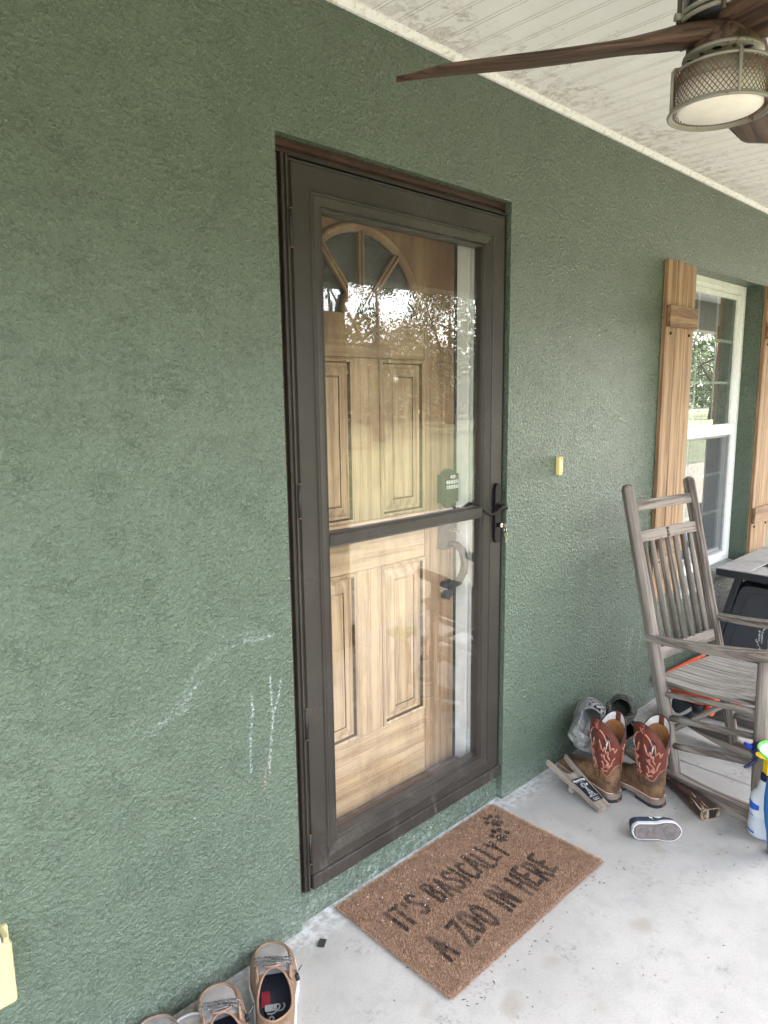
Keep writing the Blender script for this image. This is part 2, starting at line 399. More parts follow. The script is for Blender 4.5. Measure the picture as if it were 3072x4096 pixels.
# ------------------------------------------------------------------ glass
def mat_glass(name, tint=(1, 1, 1), k=1.7, dust=.0):
    g = NT(name); t = g.t; t.nodes.remove(g.b)
    ge = g.n('NewGeometry')                       # Schlick on both faces of the thin pane
    cs = g.math('ABSOLUTE', g.n('VectorMath', {0: ge.outputs['Incoming'], 1: ge.outputs['Normal']}, operation='DOT_PRODUCT').outputs['Value'])
    fr = g.math('ADD', .04, g.math('MULTIPLY', .96, g.math('POWER', g.math('SUBTRACT', 1.0, cs, clamp=True), 5.0)))
    fac = g.math('MULTIPLY', fr, k, clamp=True)
    tr = g.n('BsdfTransparent', {'Color': (*tint, 1)}).outputs[0]
    gl = g.n('BsdfGlossy', {'Color': (1, 1, 1, 1), 'Roughness': 0.0}).outputs[0]
    mx = g.n('MixShader', {0: fac, 1: tr, 2: gl}).outputs[0]
    if dust:
        df = g.n('BsdfDiffuse', {'Color': (.6, .6, .58, 1)}).outputs[0]
        dn = g.mr(g.noise(g.pos(), 14, 5, .7), .35, .7, dust*.3, dust)
        mx = g.n('MixShader', {0: dn, 1: mx, 2: df}).outputs[0]
    g.L(mx, g.out.inputs[0]); return g.m
M_GLASS = mat_glass('clear_glass', (.97, .98, .97), 2.0, .03)
M_WGLASS = mat_glass('window_glass', (.80, .88, .83), 4.5, .08)
def mat_bronze():
    g = NT('dark_bronze_paint'); p = g.pos()
    col = g.mix(g.mr(g.noise(p, 6, 4), .35, .65), (.033, .027, .0215), (.027, .0225, .018))
    dust = g.math('MULTIPLY', g.mr(g.noise(p, 2.6, 5, .65), .50, .75), g.mr(g.noise(p, 90, 4, .7), .40, .65))
    col = g.mix(g.math('MULTIPLY', dust, .30), col, (.16, .145, .12))
    z = g.n('SeparateXYZ', {0: p}).outputs[2]
    low = g.math('MULTIPLY', g.mr(z, .10, .40, 1, 0), g.mr(g.noise(g.sc(p, (1, 1, .35)), 22, 5, .7), .55, .70))
    col = g.mix(g.math('MULTIPLY', low, .30), col, (.22, .21, .20))
    sp = g.n('TexVoronoi', {'Vector': p, 'Scale': 11.0}).outputs[0]
    col = g.mix(g.mr(sp, .010, .02, .7, 0), col, (.35, .33, .30))
    return g.set(col, g.mr(g.noise(p, 9, 3), .3, .7, .36, .50), 0.0, g.bump(g.noise(p, 300, 2), .05, .0005), .28)
M_BRONZE = mat_bronze()
M_BRONZE2 = plain('dark_bronze_gasket', (.018, .016, .014), .5)
M_MOULD = plain('dark_brown_wood_trim', (.030, .015, .012), .42, (.05, .026, .018), 20, bump=.2, bscale=60)
M_BLACKM = plain('oil_rubbed_black', (.008, .0075, .0075), .42, (.012, .010, .009), 60, spec=.12)
M_COPPER = plain('worn_copper_edge', (.16, .09, .055), .4, metal=.6)
M_STEEL = plain('bright_steel', (.62, .61, .58), .25, metal=1.0)

# ------------------------------------------------------------------ brown wood frame round the door
fr_ = thing('door_frame', 'dark brown wooden brick moulding framing the storm door', 'door frame', (1.56, .05, .1))
mb = MB(); mb.prism([(.024, 2.187), (.024, 2.176), (.030, 2.170), (.024, 2.160), (.024, 2.152), (.05, 2.150), (.15, 2.150), (.15, 2.187)], DX0+.002, DX1-.002, 'x')
obj('head_trim', mb, M_MOULD, fr_, world=True)
for a, b in ((DX0+.0015, 1.1235), (2.0375, DX1-.0015)):
    mb = MB(); mb.box(a, b, .026, .15, .101, 2.150); obj('side_trim', mb, M_MOULD, fr_, world=True, bevel=.003)
M_JAMB = plain('white_jamb_paint', (.80, .80, .78), .4, (.68, .68, .65), 12, bump=.08, bscale=40)
mb = MB(); mb.box(1.940, 2.036, .1505, .20, .10, 2.149); mb.prism([(1.940, .150), (1.940, .100), (1.945, .096), (1.953, .096), (1.958, .090), (1.958, .058), (2.036, .058), (2.036, .150)], .12, 2.149, 'z')
obj('white_jamb', mb, M_JAMB, fr_, world=True)
mb = MB(); mb.box(1.0835, 1.070-.003+.02, .058, .2, .10, 2.149); obj('white_jamb', mb, M_JAMB, fr_, world=True)
mb = MB(); mb.box(1.0885, 1.939, .060, .2, 2.10, 2.149); obj('white_jamb', mb, M_JAMB, fr_, world=True)
mb = MB(); mb.prism([(.034, .10), (.034, .118), (.07, .128), (.10, .150), (.135, .163), (.16, .166), (.19, .166), (.19, .10)], 1.086, 1.938, 'x')
obj('threshold', mb, plain('worn_aluminium_sill', (.30, .29, .28), .45, (.16, .12, .10), 16, metal=.4, bump=.3, bscale=50), fr_, world=True)
mb = MB(); mb.prism([(.105, .153), (.105, .157), (.135, .169), (.135, .165)], 1.09, 1.937, 'x')
obj('sill_strip', mb, plain('red_brown_sill', (.20, .11, .08), .5), fr_, world=True)

# ------------------------------------------------------------------ stained entry door behind the glass
def glaze_and_shade(g, col, c):
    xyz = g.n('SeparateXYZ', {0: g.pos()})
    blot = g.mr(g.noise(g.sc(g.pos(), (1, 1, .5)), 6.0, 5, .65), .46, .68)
    top_shade = g.mr(xyz.outputs[2], 1.40, 1.80, 0, .78)          # shade on the upper door painted into the colour, darker towards the top
    return g.mix(g.math('ADD', g.math('MULTIPLY', blot, .52), top_shade, clamp=True), col, (.125, .070, .038))
M_DOORV = wood('stained_door_vertical', (.46, .325, .195), (.285, .180, .100), 'z', .42, 190, 14, .03, .3, (.37, .57), extra=glaze_and_shade)
M_DOORH = wood('stained_door_horizontal', (.45, .315, .185), (.28, .175, .096), 'x', .42, 190, 14, .03, .3, (.37, .57), extra=glaze_and_shade)
M_GLAZE = plain('dark_glaze_line', (.050, .026, .014), .5, (.12, .07, .035), 60)
DY = .150
door = thing('entry_door', 'honey stained panel door with half round fanlight behind the storm door glass', 'door', (1.505, DY, .168))
def dbox(name, x0, x1, z0, z1, m, y0=DY, y1=DY+.04, bevel=.003):
    mb = MB(); mb.box(x0, x1, y0, y1, z0, z1); return obj(name, mb, m, door, bevel=bevel, world=True)
dbox('stile', 1.092, 1.2385, .168, 2.098, M_DOORV); dbox('stile', 1.7715, 1.928, .168, 2.098, wood('darker_stained_stile', (.335, .215, .125), (.185, .110, .062), 'z', .42, 190, 14, .03, .3, (.37, .57), extra=glaze_and_shade))
mb = MB(); mb.box(1.9285, 1.9395, DY-.002, DY+.04, .168, 2.098); obj('edge_seal', mb, plain('dark_edge_seal', (.022, .018, .016), .6), door, world=True)
dbox('mullion', 1.4495, 1.5605, .4185, .9885, M_DOORV); dbox('mullion', 1.4495, 1.5605, 1.1505, 1.6655, M_DOORV)
dbox('rail', 1.239, 1.771, .168, .418, M_DOORH); dbox('rail', 1.239, 1.771, .989, 1.150, M_DOORH); dbox('rail', 1.239, 1.771, 1.666, 1.797, M_DOORH)
CX, CZ, RO = 1.492, 1.800, .246
arc = [(CX+RO*math.cos(math.pi*k/32), CZ+RO*math.sin(math.pi*k/32)) for k in range(33)]
outer = []
for k in range(33):
    a = math.pi*k/32; dx, dz = math.cos(a), math.sin(a)
    t = min((1.771-CX)/dx if dx > 1e-6 else 9, (1.239-CX)/dx if dx < -1e-6 else 9, (2.098-CZ)/dz if dz > 1e-6 else 9)
    outer.append((CX+dx*t, CZ+dz*t))
mb = MB(); n = 33
mb.add([(x, DY, z) for x, z in arc]+[(x, DY, z) for x, z in outer]+[(x, DY+.04, z) for x, z in arc], [(i+1, i, n+i, n+i+1) for i in range(n-1)]+[(i, i+1, 2*n+i+1, 2*n+i) for i in range(n-1)])
obj('top_rail', mb, M_DOORV, door, world=True)
def panel(x0, x1, z0, z1):
    rects = []
    for ins, d in ((0, .012), (0, -.002), (.006, -.007), (.013, -.003), (.017, .008), (.026, .009), (.031, .006), (.056, .000), (.058, .003), (.062, -.001)):
        y = DY+d
        rects.append([(x0+ins, y, z0+ins), (x1-ins, y, z0+ins), (x1-ins, y, z1-ins), (x0+ins, y, z1-ins)])
    mb = MB(); mb.loft(rects, 0, False, True, False, True, mif=lambda k, i: 1 if k in (3, 7) else 0)
    obj('panel', mb, [M_DOORV, M_GLAZE], door, world=True)
for a, b in ((1.2385, 1.4495), (1.5605, 1.7715)):
    panel(a, b, .4185, .9885); panel(a, b, 1.1505, 1.6655)
# fanlight: rings and spokes
def arch_prof(r0, r1, name, zc=CZ, m=M_DOORV):
    mb = MB(); rings = []
    for k in range(41):
        a = math.pi*k/40
        rr = [(r0, .004), (r0+(r1-r0)*.12, -.006), (r0+(r1-r0)*.3, -.002), (r0+(r1-r0)*.45, -.010), (r0+(r1-r0)*.8, -.012), (r1, .002), (r1, .01), (r0, .01)]
        rings.append([(CX+q*math.cos(a), DY+d, zc+q*math.sin(a)) for q, d in rr])
    mb.loft(rings, 0, True, True, True, True); obj(name, mb, m, door, world=True)
arch_prof(.236, .268, 'fanlight_arch'); arch_prof(.060, .084, 'fanlight_hub')
for a in (50, 90, 130):
    mb = MB(); dx, dz = math.cos(R(a)), math.sin(R(a)); px_, pz_ = -dz, dx
    rings = []
    for q in (.080, .240):
        rings.append([(CX+dx*q+px_*o_, DY+d, CZ+dz*q+pz_*o_) for o_, d in ((-.011, .008), (-.011, -.003), (-.004, -.005), (-.003, -.010), (.003, -.010), (.004, -.005), (.011, -.003), (.011, .008))])
    mb.loft(rings, 0, False, True, True, True); obj('fanlight_spoke', mb, M_DOORV, door, world=True)
mb = MB(); mb.box(CX-.25, CX+.25, DY+.012, DY+.016, CZ-.002, CZ+.25)
obj('fanlight_glass', mb, mat_glass('fanlight_glass', (.45, .47, .47), 2.0, .12), door, world=True)
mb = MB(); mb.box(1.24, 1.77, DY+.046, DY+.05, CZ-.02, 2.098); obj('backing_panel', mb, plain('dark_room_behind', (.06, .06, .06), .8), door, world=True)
mb = MB(); mb.box(1.09, 1.938, DY+.004, DY+.03, .167, .185); obj('weather_strip', mb, plain('black_rubber', (.02, .02, .02), .7), door, world=True)
# keypad deadbolt
kx0, kx1, kz0, kz1 = 1.838, 1.926, 1.150, 1.288
kp = thing('keypad_lock', 'black keypad deadbolt with ten number keys on the stained door', 'lock', (1.88, DY, 1.22))
def kp_poly(ins=0):
    a, b, c, d = kx0+ins, kx1-ins, kz0+ins, kz1-ins; cx = (a+b)/2; w = b-a
    up = [(-.5, .0), (-.44, .003), (-.34, .002), (-.24, .010), (-.12, .019), (0, .022)]; up = up+[(-q, r_) for q, r_ in up[:-1][::-1]]
    return [(cx+q*w, c+.02-r_) for q, r_ in up]+[(cx+q*w, d-.02+r_) for q, r_ in up[::-1]]
M_KEYP = plain('aged_dark_bronze', (.030, .030, .029), .4, (.045, .044, .042), 40, metal=.2)
mb = MB(); mb.prism(kp_poly(), DY-.022, DY-.0005, 'y'); obj('housing', mb, M_KEYP, kp, world=True, bevel=.003)
mb = MB(); mb.box(1.853, 1.923, DY-.027, DY-.022, 1.172, 1.272); obj('face_plate', mb, M_KEYP, kp, world=True, bevel=.002)
M_KEY = plain('pale_key_rubber', (.62, .64, .64), .5); M_INK = plain('black_print', (.01, .01, .011), .5); M_WHITEP = plain('white_print', (.75, .75, .74), .5)
for r_ in range(2):
    for k in range(5):
        x = 1.8615+k*.0128; z = 1.2435-r_*.0175
        mb = MB(); mb.prism([(x+.0052*math.copysign(abs(math.cos(t))**.6, math.cos(t)), z+.0066*math.copysign(abs(math.sin(t))**.6, math.sin(t))) for t in [2*math.pi*i/12 for i in range(12)]], DY-.031, DY-.027, 'y')
        key = obj('key', mb, M_KEY, kp, world=True)
        obj('digit', text_mb('1234567890'[r_*5+k], .011, M=Matrix.Translation((x, DY-.0314, z-.004)) @ Matrix.Rotation(R(90), 4, 'X')), M_INK, key, world=True)
mb = MB(); mb.prism([(1.888+.012*math.copysign(abs(math.cos(t))**.7, math.cos(t)), 1.2622+.0055*math.copysign(abs(math.sin(t))**.7, math.sin(t))) for t in [2*math.pi*i/16 for i in range(16)]], DY-.031, DY-.027, 'y')
key = obj('key', mb, M_KEY, kp, world=True)
obj('digit', text_mb('½/0'.replace('½', '5'), .008, M=Matrix.Translation((1.888, DY-.0314, 1.2595)) @ Matrix.Rotation(R(90), 4, 'X')), M_INK, key, world=True)
# handle set
hs = thing('entry_handle', 'dark curved grip handle with thumb latch low on the stained door', 'door handle', (1.88, DY, .95))
mb = MB(); mb.box(1.838, 1.924, DY-.02, DY-.0005, 1.000, 1.118); obj('upper_plate', mb, M_KEYP, hs, world=True, bevel=.005)
mb = MB(); mb.prism([(1.852, .872), (1.860, .880), (1.905, .880), (1.910, .866), (1.902, .826), (1.880, .808), (1.858, .818)], DY-.022, DY-.0005, 'y'); obj('lower_plate', mb, M_KEYP, hs, world=True, bevel=.004)
pts = [(1.885, DY-.018, 1.02), (1.888, DY-.05, 1.018), (1.892, DY-.072, 1.0), (1.893, DY-.082, .96), (1.892, DY-.078, .92), (1.889, DY-.060, .885), (1.885, DY-.035, .866), (1.882, DY-.015, .856)]
mb = MB(); mb.tube(pts, [.012, .013, .014, .0145, .0145, .014, .013, .012], 12); obj('grip', mb, M_KEYP, hs, world=True)
mb = MB(); mb.tube([(1.885, DY-.02, 1.068), (1.886, DY-.04, 1.070), (1.888, DY-.058, 1.066)], [.008, .011, .007], 10, flat=.5); obj('thumb_latch', mb, plain('worn_bronze_latch', (.30, .27, .22), .35, metal=.6), hs, world=True)

# ------------------------------------------------------------------ storm door
SY = .014
storm = thing('storm_door', 'dark bronze full glass storm door with a middle rail and black lever', 'storm door', (1.58, SY, .1))
LX0, LX1, LZ0, LZ1 = 1.126, 2.035, .108, 2.143
prof = [(0, .045), (0, .006), (.003, .002), (.007, .005), (.010, .000), (.066, .000), (.068, -.004), (.071, -.005), (.073, -.001), (.076, .000), (.079, -.002), (.102, .003), (.105, .000), (.108, .009), (.1115, .010), (.1125, .016), (.1125, .045)]
def corner(ins): return [(LX0+ins, LZ0+ins), (LX1-ins, LZ0+ins), (LX1-ins, LZ1-ins), (LX0+ins, LZ1-ins)]
for side, nm in enumerate(('bottom_rail', 'stile', 'top_rail', 'stile')):
    mb = MB(); rings = []
    A = [corner(i)[side] for i, d in prof]; Bc = [corner(i)[(side+1) % 4] for i, d in prof]
    mb.loft([[(x, SY+d, z) for (x, z), (i, d) in zip(A, prof)], [(x, SY+d, z) for (x, z), (i, d) in zip(Bc, prof)]], 0, False, False)
    obj(nm, mb, M_BRONZE, storm, world=True)
mb = MB(); mb.prism([(SY+.040, 1.163), (SY+.014, 1.163), (SY+.012, 1.160), (SY+.004, 1.158), (SY+.002, 1.155), (SY+.002, 1.129), (SY+.005, 1.127), (SY+.004, 1.123), (SY+.014, 1.119), (SY+.040, 1.119)], LX0+.109, LX1-.109, 'x')
obj('middle_rail', mb, M_BRONZE, storm, world=True)
gx0, gx1 = LX0+.1126, LX1-.1126
for z0, z1 in ((1.1635, LZ1-.1126), (LZ0+.1126, 1.1185)):
    mb = MB(); mb.add([(gx0, SY+.022, z0), (gx1, SY+.022, z0), (gx1, SY+.022, z1), (gx0, SY+.022, z1)], [(0, 1, 2, 3)])
    obj('glass_pane', mb, M_GLASS, storm, world=True)
mb = MB(); mb.box(LX0+.004, LX1+.004, SY-.010, SY+.028, .101, .146); obj('door_sweep', mb, M_BRONZE, storm, world=True, bevel=.003)
mb = MB(); mb.prism([(1.103, .04), (1.103, .012), (1.107, .008), (1.110, .012), (1.114, .012), (1.114, .006), (1.120, .006), (1.122, .016), (1.122, .04)], .104, 2.146, 'z'); obj('hinge_rail', mb, M_BRONZE, storm, world=True)
mb = MB(); mb.box(2.0365, 2.0385, .016, .05, .13, 2.142); obj('latch_rail', mb, M_BRONZE2, storm, world=True)
mb = MB(); mb.prism([(.010, 2.1495), (.010, 2.1445), (.05, 2.1445), (.05, 2.1495)], LX0, LX1, 'x'); obj('drip_cap', mb, M_BRONZE2, storm, world=True)
for z in (1.97, 1.27, .63, .24):
    mb = MB(); mb.tube([(1.1225, .004, z-.045), (1.1225, .004, z+.045)], .004, 8); h = obj('hinge', mb, M_BRONZE2, storm, world=True)
    mb = MB()
    for q in (-.047, .047): mb.tube([(1.1225, .004, z+q-.0015), (1.1225, .004, z+q+.0015)], .0046, 8)
    obj('hinge_pin', mb, M_COPPER, h, world=True)
# black lever set on the latch stile
hx, hy = 1.997, SY-.0008
def plate(ins=0):
    w = .0165-ins; pts = []
    zt, zb = 1.238-ins, 1.022+ins
    for k in range(9): a = math.pi*k/8; pts.append((hx+w*.80*math.cos(a), zt-.013+.013*math.sin(a)))
    pts += [(hx-w, zt-.022), (hx-w, zb+.022)]
    for k in range(9): a = math.pi+math.pi*k/8; pts.append((hx+w*.80*math.cos(a), zb+.013+.013*math.sin(a)))
    return pts+[(hx+w, zb+.022), (hx+w, zt-.022)]
mb = MB(); mb.prism(plate(), hy-.012, hy, 'y'); pl = obj('latch_plate', mb, M_BLACKM, storm, world=True, bevel=.003)
mb = MB(); o_ = plate(.0008); mb.tube([(x, hy-.0108, z) for x, z in o_], .0009, 6, closed=True); obj('worn_edge', mb, M_COPPER, pl, world=True)
mb = MB(); mb.lathe([(.0, -.045), (.010, -.045), (.011, -.040), (.0105, -.012), (.015, -.010), (.016, 0)], 18, M=Matrix.Translation((hx+.005, hy-.012, 1.152)) @ Matrix.Rotation(R(-90), 4, 'X') @ Matrix.Rotation(R(180), 4, 'X') @ Matrix.Rotation(R(180), 4, 'X')); 
mb2 = MB()
def lev(s_, yy): return [(hx-.004, yy, 1.156), (hx-.016, yy-.001, 1.1595), (hx-.034, yy-.002, 1.156), (hx-.054, yy-.003, 1.147), (hx-.076, yy-.003, 1.1405), (hx-.098, yy-.002, 1.1425), (hx-.116, yy-.001, 1.151), (hx-.130, yy, 1.160)]
mb2.tube([(hx+.004, hy-.012, 1.153), (hx-.004, hy-.050, 1.156)], .0100, 14)
mb2.tube([(hx+.004, hy-.012, 1.153), (hx+.004, hy-.018, 1.153)], .0145, 16)
mb2.tube(lev(1, hy-.046), [.0115, .0115, .0092, .0078, .0070, .0066, .0058, .0036], 12, flat=.85)
obj('lever', mb2, M_BLACKM, pl, world=True)
mb = MB(); mb.tube([(hx+.002, hy-.012, 1.088), (hx+.002, hy-.026, 1.088)], .0085, 16); ck = obj('lock_cylinder', mb, M_BLACKM, pl, world=True)
mb = MB(); mb.tube([(hx+.002, hy-.026, 1.088), (hx+.002, hy-.0275, 1.088)], .0075, 16); obj('lock_face', mb, M_STEEL, pl, world=True)
mb = MB(); mb.tube([(2.0, SY+.024, 1.153), (2.0-.10, SY+.055, 1.153)], .007, 8); 
mb = MB(); mb.tube([(1.955, SY+.045, 1.156), (1.940, SY+.075, 1.160), (1.915, SY+.078, 1.152), (1.895, SY+.077, 1.149), (1.878, SY+.076, 1.155)], [.009, .009, .007, .006, .004], 10)
obj('inside_lever', mb, M_BLACKM, storm, world=True)
# keys left in the lock
ky = thing('house_keys', 'two small steel keys hanging on a ring from the storm door lock', 'keys', (hx+.002, hy-.03, 1.088))
def keyhead(c, M): return [(c[0]+.0085*math.cos(t)*(1.0), c[1]+.009*math.sin(t)) for t in [2*math.pi*i/14 for i in range(14)]]
kx = hx+.002; ykey = hy-.041
mb = MB(); mb.prism([(ykey+q, 1.088+r_) for q, r_ in circ(.0085, 14)], kx-.0008, kx+.0008, 'x'); mb.box(kx-.0008, kx+.0008, ykey+.006, hy-.0278, 1.0855, 1.0905)
obj('key', mb, M_STEEL, ky, world=True)
mb = MB(); mb.tube([(kx+.004*math.cos(t), ykey-.002+.0075*math.cos(t), 1.0735+.0095*math.sin(t)) for t in [2*math.pi*i/20 for i in range(20)]], .0011, 6, closed=True); obj('key_ring', mb, M_STEEL, ky, world=True)
mb = MB(); mb.prism([(ykey-.004+q, 1.057+r_) for q, r_ in circ(.0080, 14)], kx-.0008, kx+.0008, 'x')
mb.prism([(ykey-.0065, 1.051), (ykey-.0068, 1.030), (ykey-.0045, 1.027), (ykey-.0025, 1.030), (ykey-.0018, 1.051)], kx-.0007, kx+.0007, 'x')
obj('key', mb, plain('brass_steel_key', (.55, .50, .36), .3, metal=.9), ky, world=True)

# ------------------------------------------------------------------ window and shutters
M_VINYL = plain('white_vinyl', (.72, .73, .70), .35, (.62, .62, .57), 10)
M_VINYLD = plain('grimy_white_vinyl', (.70, .70, .66), .4, (.30, .28, .25), 60, lo=.60, hi=.75)
WY = .095
win = thing('window', 'white vinyl window with grid muntins between the two wooden shutters', 'window', ((WX0+WX1)/2, WY, .53))
prof = [(0, .02), (0, -.004), (.030, -.004), (.034, .002), (.044, .002), (.048, .010), (.048, .05)]
FZ0, FZ1 = .536, WZ1-.001
def frame_sides(x0, x1, z0, z1, prof, yb, names, mats, parent):
    def cor(i): return [(x0+i, z0+i), (x1-i, z0+i), (x1-i, z1-i), (x0+i, z1-i)]
    for s_ in range(4):
        mb = MB(); A = [cor(i)[s_] for i, d in prof]; B_ = [cor(i)[(s_+1) % 4] for i, d in prof]
        mb.loft([[(x, yb+d, z) for (x, z), (i, d) in zip(A, prof)], [(x, yb+d, z) for (x, z), (i, d) in zip(B_, prof)]], 0, False, False)
        obj(names[s_], mb, mats[s_], parent, world=True)
frame_sides(WX0+.001, WX1-.001, FZ0, FZ1, prof, WY, ('frame_sill', 'frame_jamb', 'frame_head', 'frame_jamb'), (M_VINYL, M_VINYLD, M_VINYL, M_VINYLD), win)
ux0, ux1 = WX0+.05, WX1-.05
sprof = [(0, .03), (0, .004), (.003, .002), (.024, .002), (.026, .008), (.026, .03)]
upper = thing  # keep linter quiet
frame_sides(ux0, ux1, 1.325, FZ1-.05, sprof, WY+.006, ('sash_rail', 'sash_stile', 'sash_rail', 'sash_stile'), (M_VINYL,)*4, win)
mb = MB(); mb.box(ux0, ux1, WY-.006, WY+.012, 1.302, 1.366); obj('meeting_rail', mb, M_VINYL, win, world=True, bevel=.003)
frame_sides(ux0, ux1, FZ0+.05, 1.31, sprof, WY+.022, ('sash_rail', 'sash_stile', 'sash_rail', 'sash_stile'), (M_VINYL,)*4, win)
gxa, gxb = ux0+.0265, ux1-.0265
for z0, z1, yy in ((1.367, FZ1-.077, WY+.016), (FZ0+.077, 1.301, WY+.034)):
    mb = MB(); mb.add([(gxa, yy, z0), (gxb, yy, z0), (gxb, yy, z1), (gxa, yy, z1)], [(0, 1, 2, 3)]); obj('glass_pane', mb, M_WGLASS, win, world=True)
    for k in (1, 2):
        x = gxa+(gxb-gxa)*k/3; mb = MB(); mb.box(x-.008, x+.008, yy+.005, yy+.011, z0, z1); obj('muntin', mb, M_VINYL, win, world=True)
        z = z0+(z1-z0)*k/3; mb = MB(); mb.box(gxa, gxb, yy+.0055, yy+.0105, z-.008, z+.008); obj('muntin', mb, M_VINYL, win, world=True)
g = NT('insect_screen'); g.t.nodes.remove(g.b)
mx = g.n('MixShader', {0: .42, 1: g.n('BsdfTransparent').outputs[0], 2: g.n('BsdfDiffuse', {'Color': (.10, .10, .105, 1)}).outputs[0]}).outputs[0]; g.L(mx, g.out.inputs[0])
mb = MB(); mb.add([(ux0+.012, WY+.018, FZ0+.06), (ux1-.03, WY+.018, FZ0+.06), (ux1-.03, WY+.018, 1.300), (ux0+.012, WY+.018, 1.300)], [(0, 1, 2, 3)]); obj('insect_screen', mb, g.m, win, world=True)
frame_sides(ux0+.010, ux1-.026, FZ0+.056, 1.301, [(0, .014), (0, .0), (.007, .0), (.007, .014)], WY+.008, ('screen_frame',)*4, (plain('grey_screen_frame', (.35, .35, .35), .4),)*4, win)
cur = thing('curtain', 'grey curtain hanging inside the white window', 'curtain', ((WX0+WX1)/2, .3, .6))
mb = MB(); rings = []
for k in range(90):
    x = WX0-.05+1.02*k/89; y = .30+.018*math.sin(k*.9)+.008*math.sin(k*2.3)
    rings.append([(x, y, .45), (x, y, 2.2)])
mb.loft(rings, 0, True, False); obj('curtain_cloth', mb, plain('grey_cloth', (.16, .17, .16), .9), cur, world=True)

def shutwood(g, col, c):
    z = g.n('SeparateXYZ', {0: g.pos()}).outputs[2]
    return col
M_CEDAR = wood('tan_stained_board', (.34, .212, .115), (.165, .092, .046), 'z', .6, 150, 10, .035, .4, (.41, .58))
M_CEDARX = wood('brown_batten_wood', (.27, .165, .092), (.125, .068, .036), 'x', .65, 170, 10, .035, .5, (.42, .58))
M_SCREW = plain('black_screw', (.012, .012, .012), .4, metal=.5)
def shutter(x0, label, zt, zb):
    t = thing('shutter', label, 'shutter', (x0+.15, -.002, zb), 0, 'board and batten shutters beside the window')
    w_ = .0975
    for k in range(3):
        a = x0+k*.1; dz = (.0, .003, -.002)[k]
        mb = MB(); mb.box(a, a+w_, -.0205-(.001*(k == 1)), -.001, zb+dz*2, zt+dz); obj('board', mb, M_CEDAR, t, world=True, bevel=.002)
    for z0 in (zt-.296, zb+.205):
        mb = MB(); mb.box(x0+.002, x0+.300, -.041, -.0225, z0, z0+.094); bt = obj('batten', mb, M_CEDARX, t, world=True, bevel=.0025)
    for sx in (.05, .25):
        for z in (zt-.325, zb+.18):
            mb = MB(); mb.tube([(x0+sx, -.020, z), (x0+sx, -.026, z)], .007, 12); mb.tube([(x0+sx, -.0255, z), (x0+sx, -.0275, z)], .0042, 6); obj('screw', mb, M_SCREW, t, world=True)
    return t
shutter(3.200, 'tan board and batten shutter on the left of the window, behind the rocking chair', 2.143, .556)
shutter(4.485, 'tan board and batten shutter right of the window, behind the black table', 2.146, .556)

# ------------------------------------------------------------------ doorbell, outlet cover
M_YEL = plain('yellowed_plastic', (.55, .41, .15), .4, (.60, .47, .20), 25)
db = thing('doorbell', 'yellowed plastic doorbell base on the green wall right of the storm door', 'doorbell', (2.372, 0, 1.272))
mb = MB(); mb.box(2.361, 2.3845, -.0155, .003, 1.2365, 1.3075); obj('casing', mb, M_YEL, db, world=True, bevel=.002)
g = NT('lit_button'); g.set((.8, .45, .15), .4); g.b.inputs['Emission Color'].default_value = (1, .45, .10, 1); g.b.inputs['Emission Strength'].default_value = .22
mb = MB(); mb.box(2.3675, 2.378, -.0175, -.015, 1.254, 1.291); obj('button', mb, g.m, db, world=True, bevel=.001)
for z in (1.2445, 1.3000):
    mb = MB(); mb.tube([(2.3728, -.0150, z), (2.3728, -.0162, z)], .0026, 10); obj('screw_hole', mb, M_SCREW, db, world=True)
M_CREAM = plain('cream_plastic', (.40, .345, .175), .4, (.44, .385, .21), 6)
oc = thing('outlet_cover', 'cream plastic outdoor outlet cover on the green wall at the left edge', 'outlet cover', (.24, 0, .4))
mb = MB(); mb.box(.172, .318, -.062, .001, .326, .466); obj('cover_box', mb, M_CREAM, oc, world=True, bevel=.008, bseg=3)
mb = MB(); mb.box(.160, .324, -.012, .001, .315, .470); obj('back_plate', mb, M_CREAM, oc, world=True, bevel=.003)
mb = MB(); mb.box(.172, .300, -.055, -.008, .464, .480); obj('cover_lid', mb, plain('pale_grey_plastic', (.60, .60, .60), .4), oc, world=True, bevel=.003)
mb = MB(); mb.box(.304, .314, -.055, -.012, .464, .474); obj('hinge', mb, M_CREAM, oc, world=True, bevel=.002)
# ------------------------------------------------------------------ ceiling fan
FX, FY = 1.5325, -.878
fan = thing('ceiling_fan', 'three blade walnut ceiling fan with a rusty wire mesh light cage', 'ceiling fan', (FX, FY, 2.2))
T0 = Matrix.Translation((0, 0, -2.2))
def fz(mb): mb.v = [(x, y, z-2.2) for x, y, z in mb.v]; return mb
M_WALN = wood('weathered_walnut_blade', (.098, .059, .042), (.028, .018, .014), 'x', .45, 140, 12, .04, .4, (.42, .58))
def rusty(name, col, rough=.45, lo=.58, hi=.66):
    g = NT(name); c = g.pos(); r_ = g.math('MULTIPLY', g.mr(g.noise(c, 38, 5, .7), lo, hi), 1.0)
    return g.set(g.mix(r_, col, (.13, .055, .025)), g.mix(r_, (rough,)*3, (.85,)*3), 0.15, g.bump(g.noise(c, 160, 3), .2, .001))
M_GREYM = rusty('satin_grey_metal', (.215, .205, .175), .42, .58, .66); M_RUSTY = rusty('rusty_mesh_metal', (.15, .125, .10), .5, .38, .58)
M_BLKP = plain('glossy_black_motor', (.012, .012, .013), .25); M_BRNM = plain('brown_metal_rod', (.06, .035, .028), .4)
M_DIFF = plain('milky_diffuser', (.80, .78, .73), .4, (.72, .69, .62), 20)
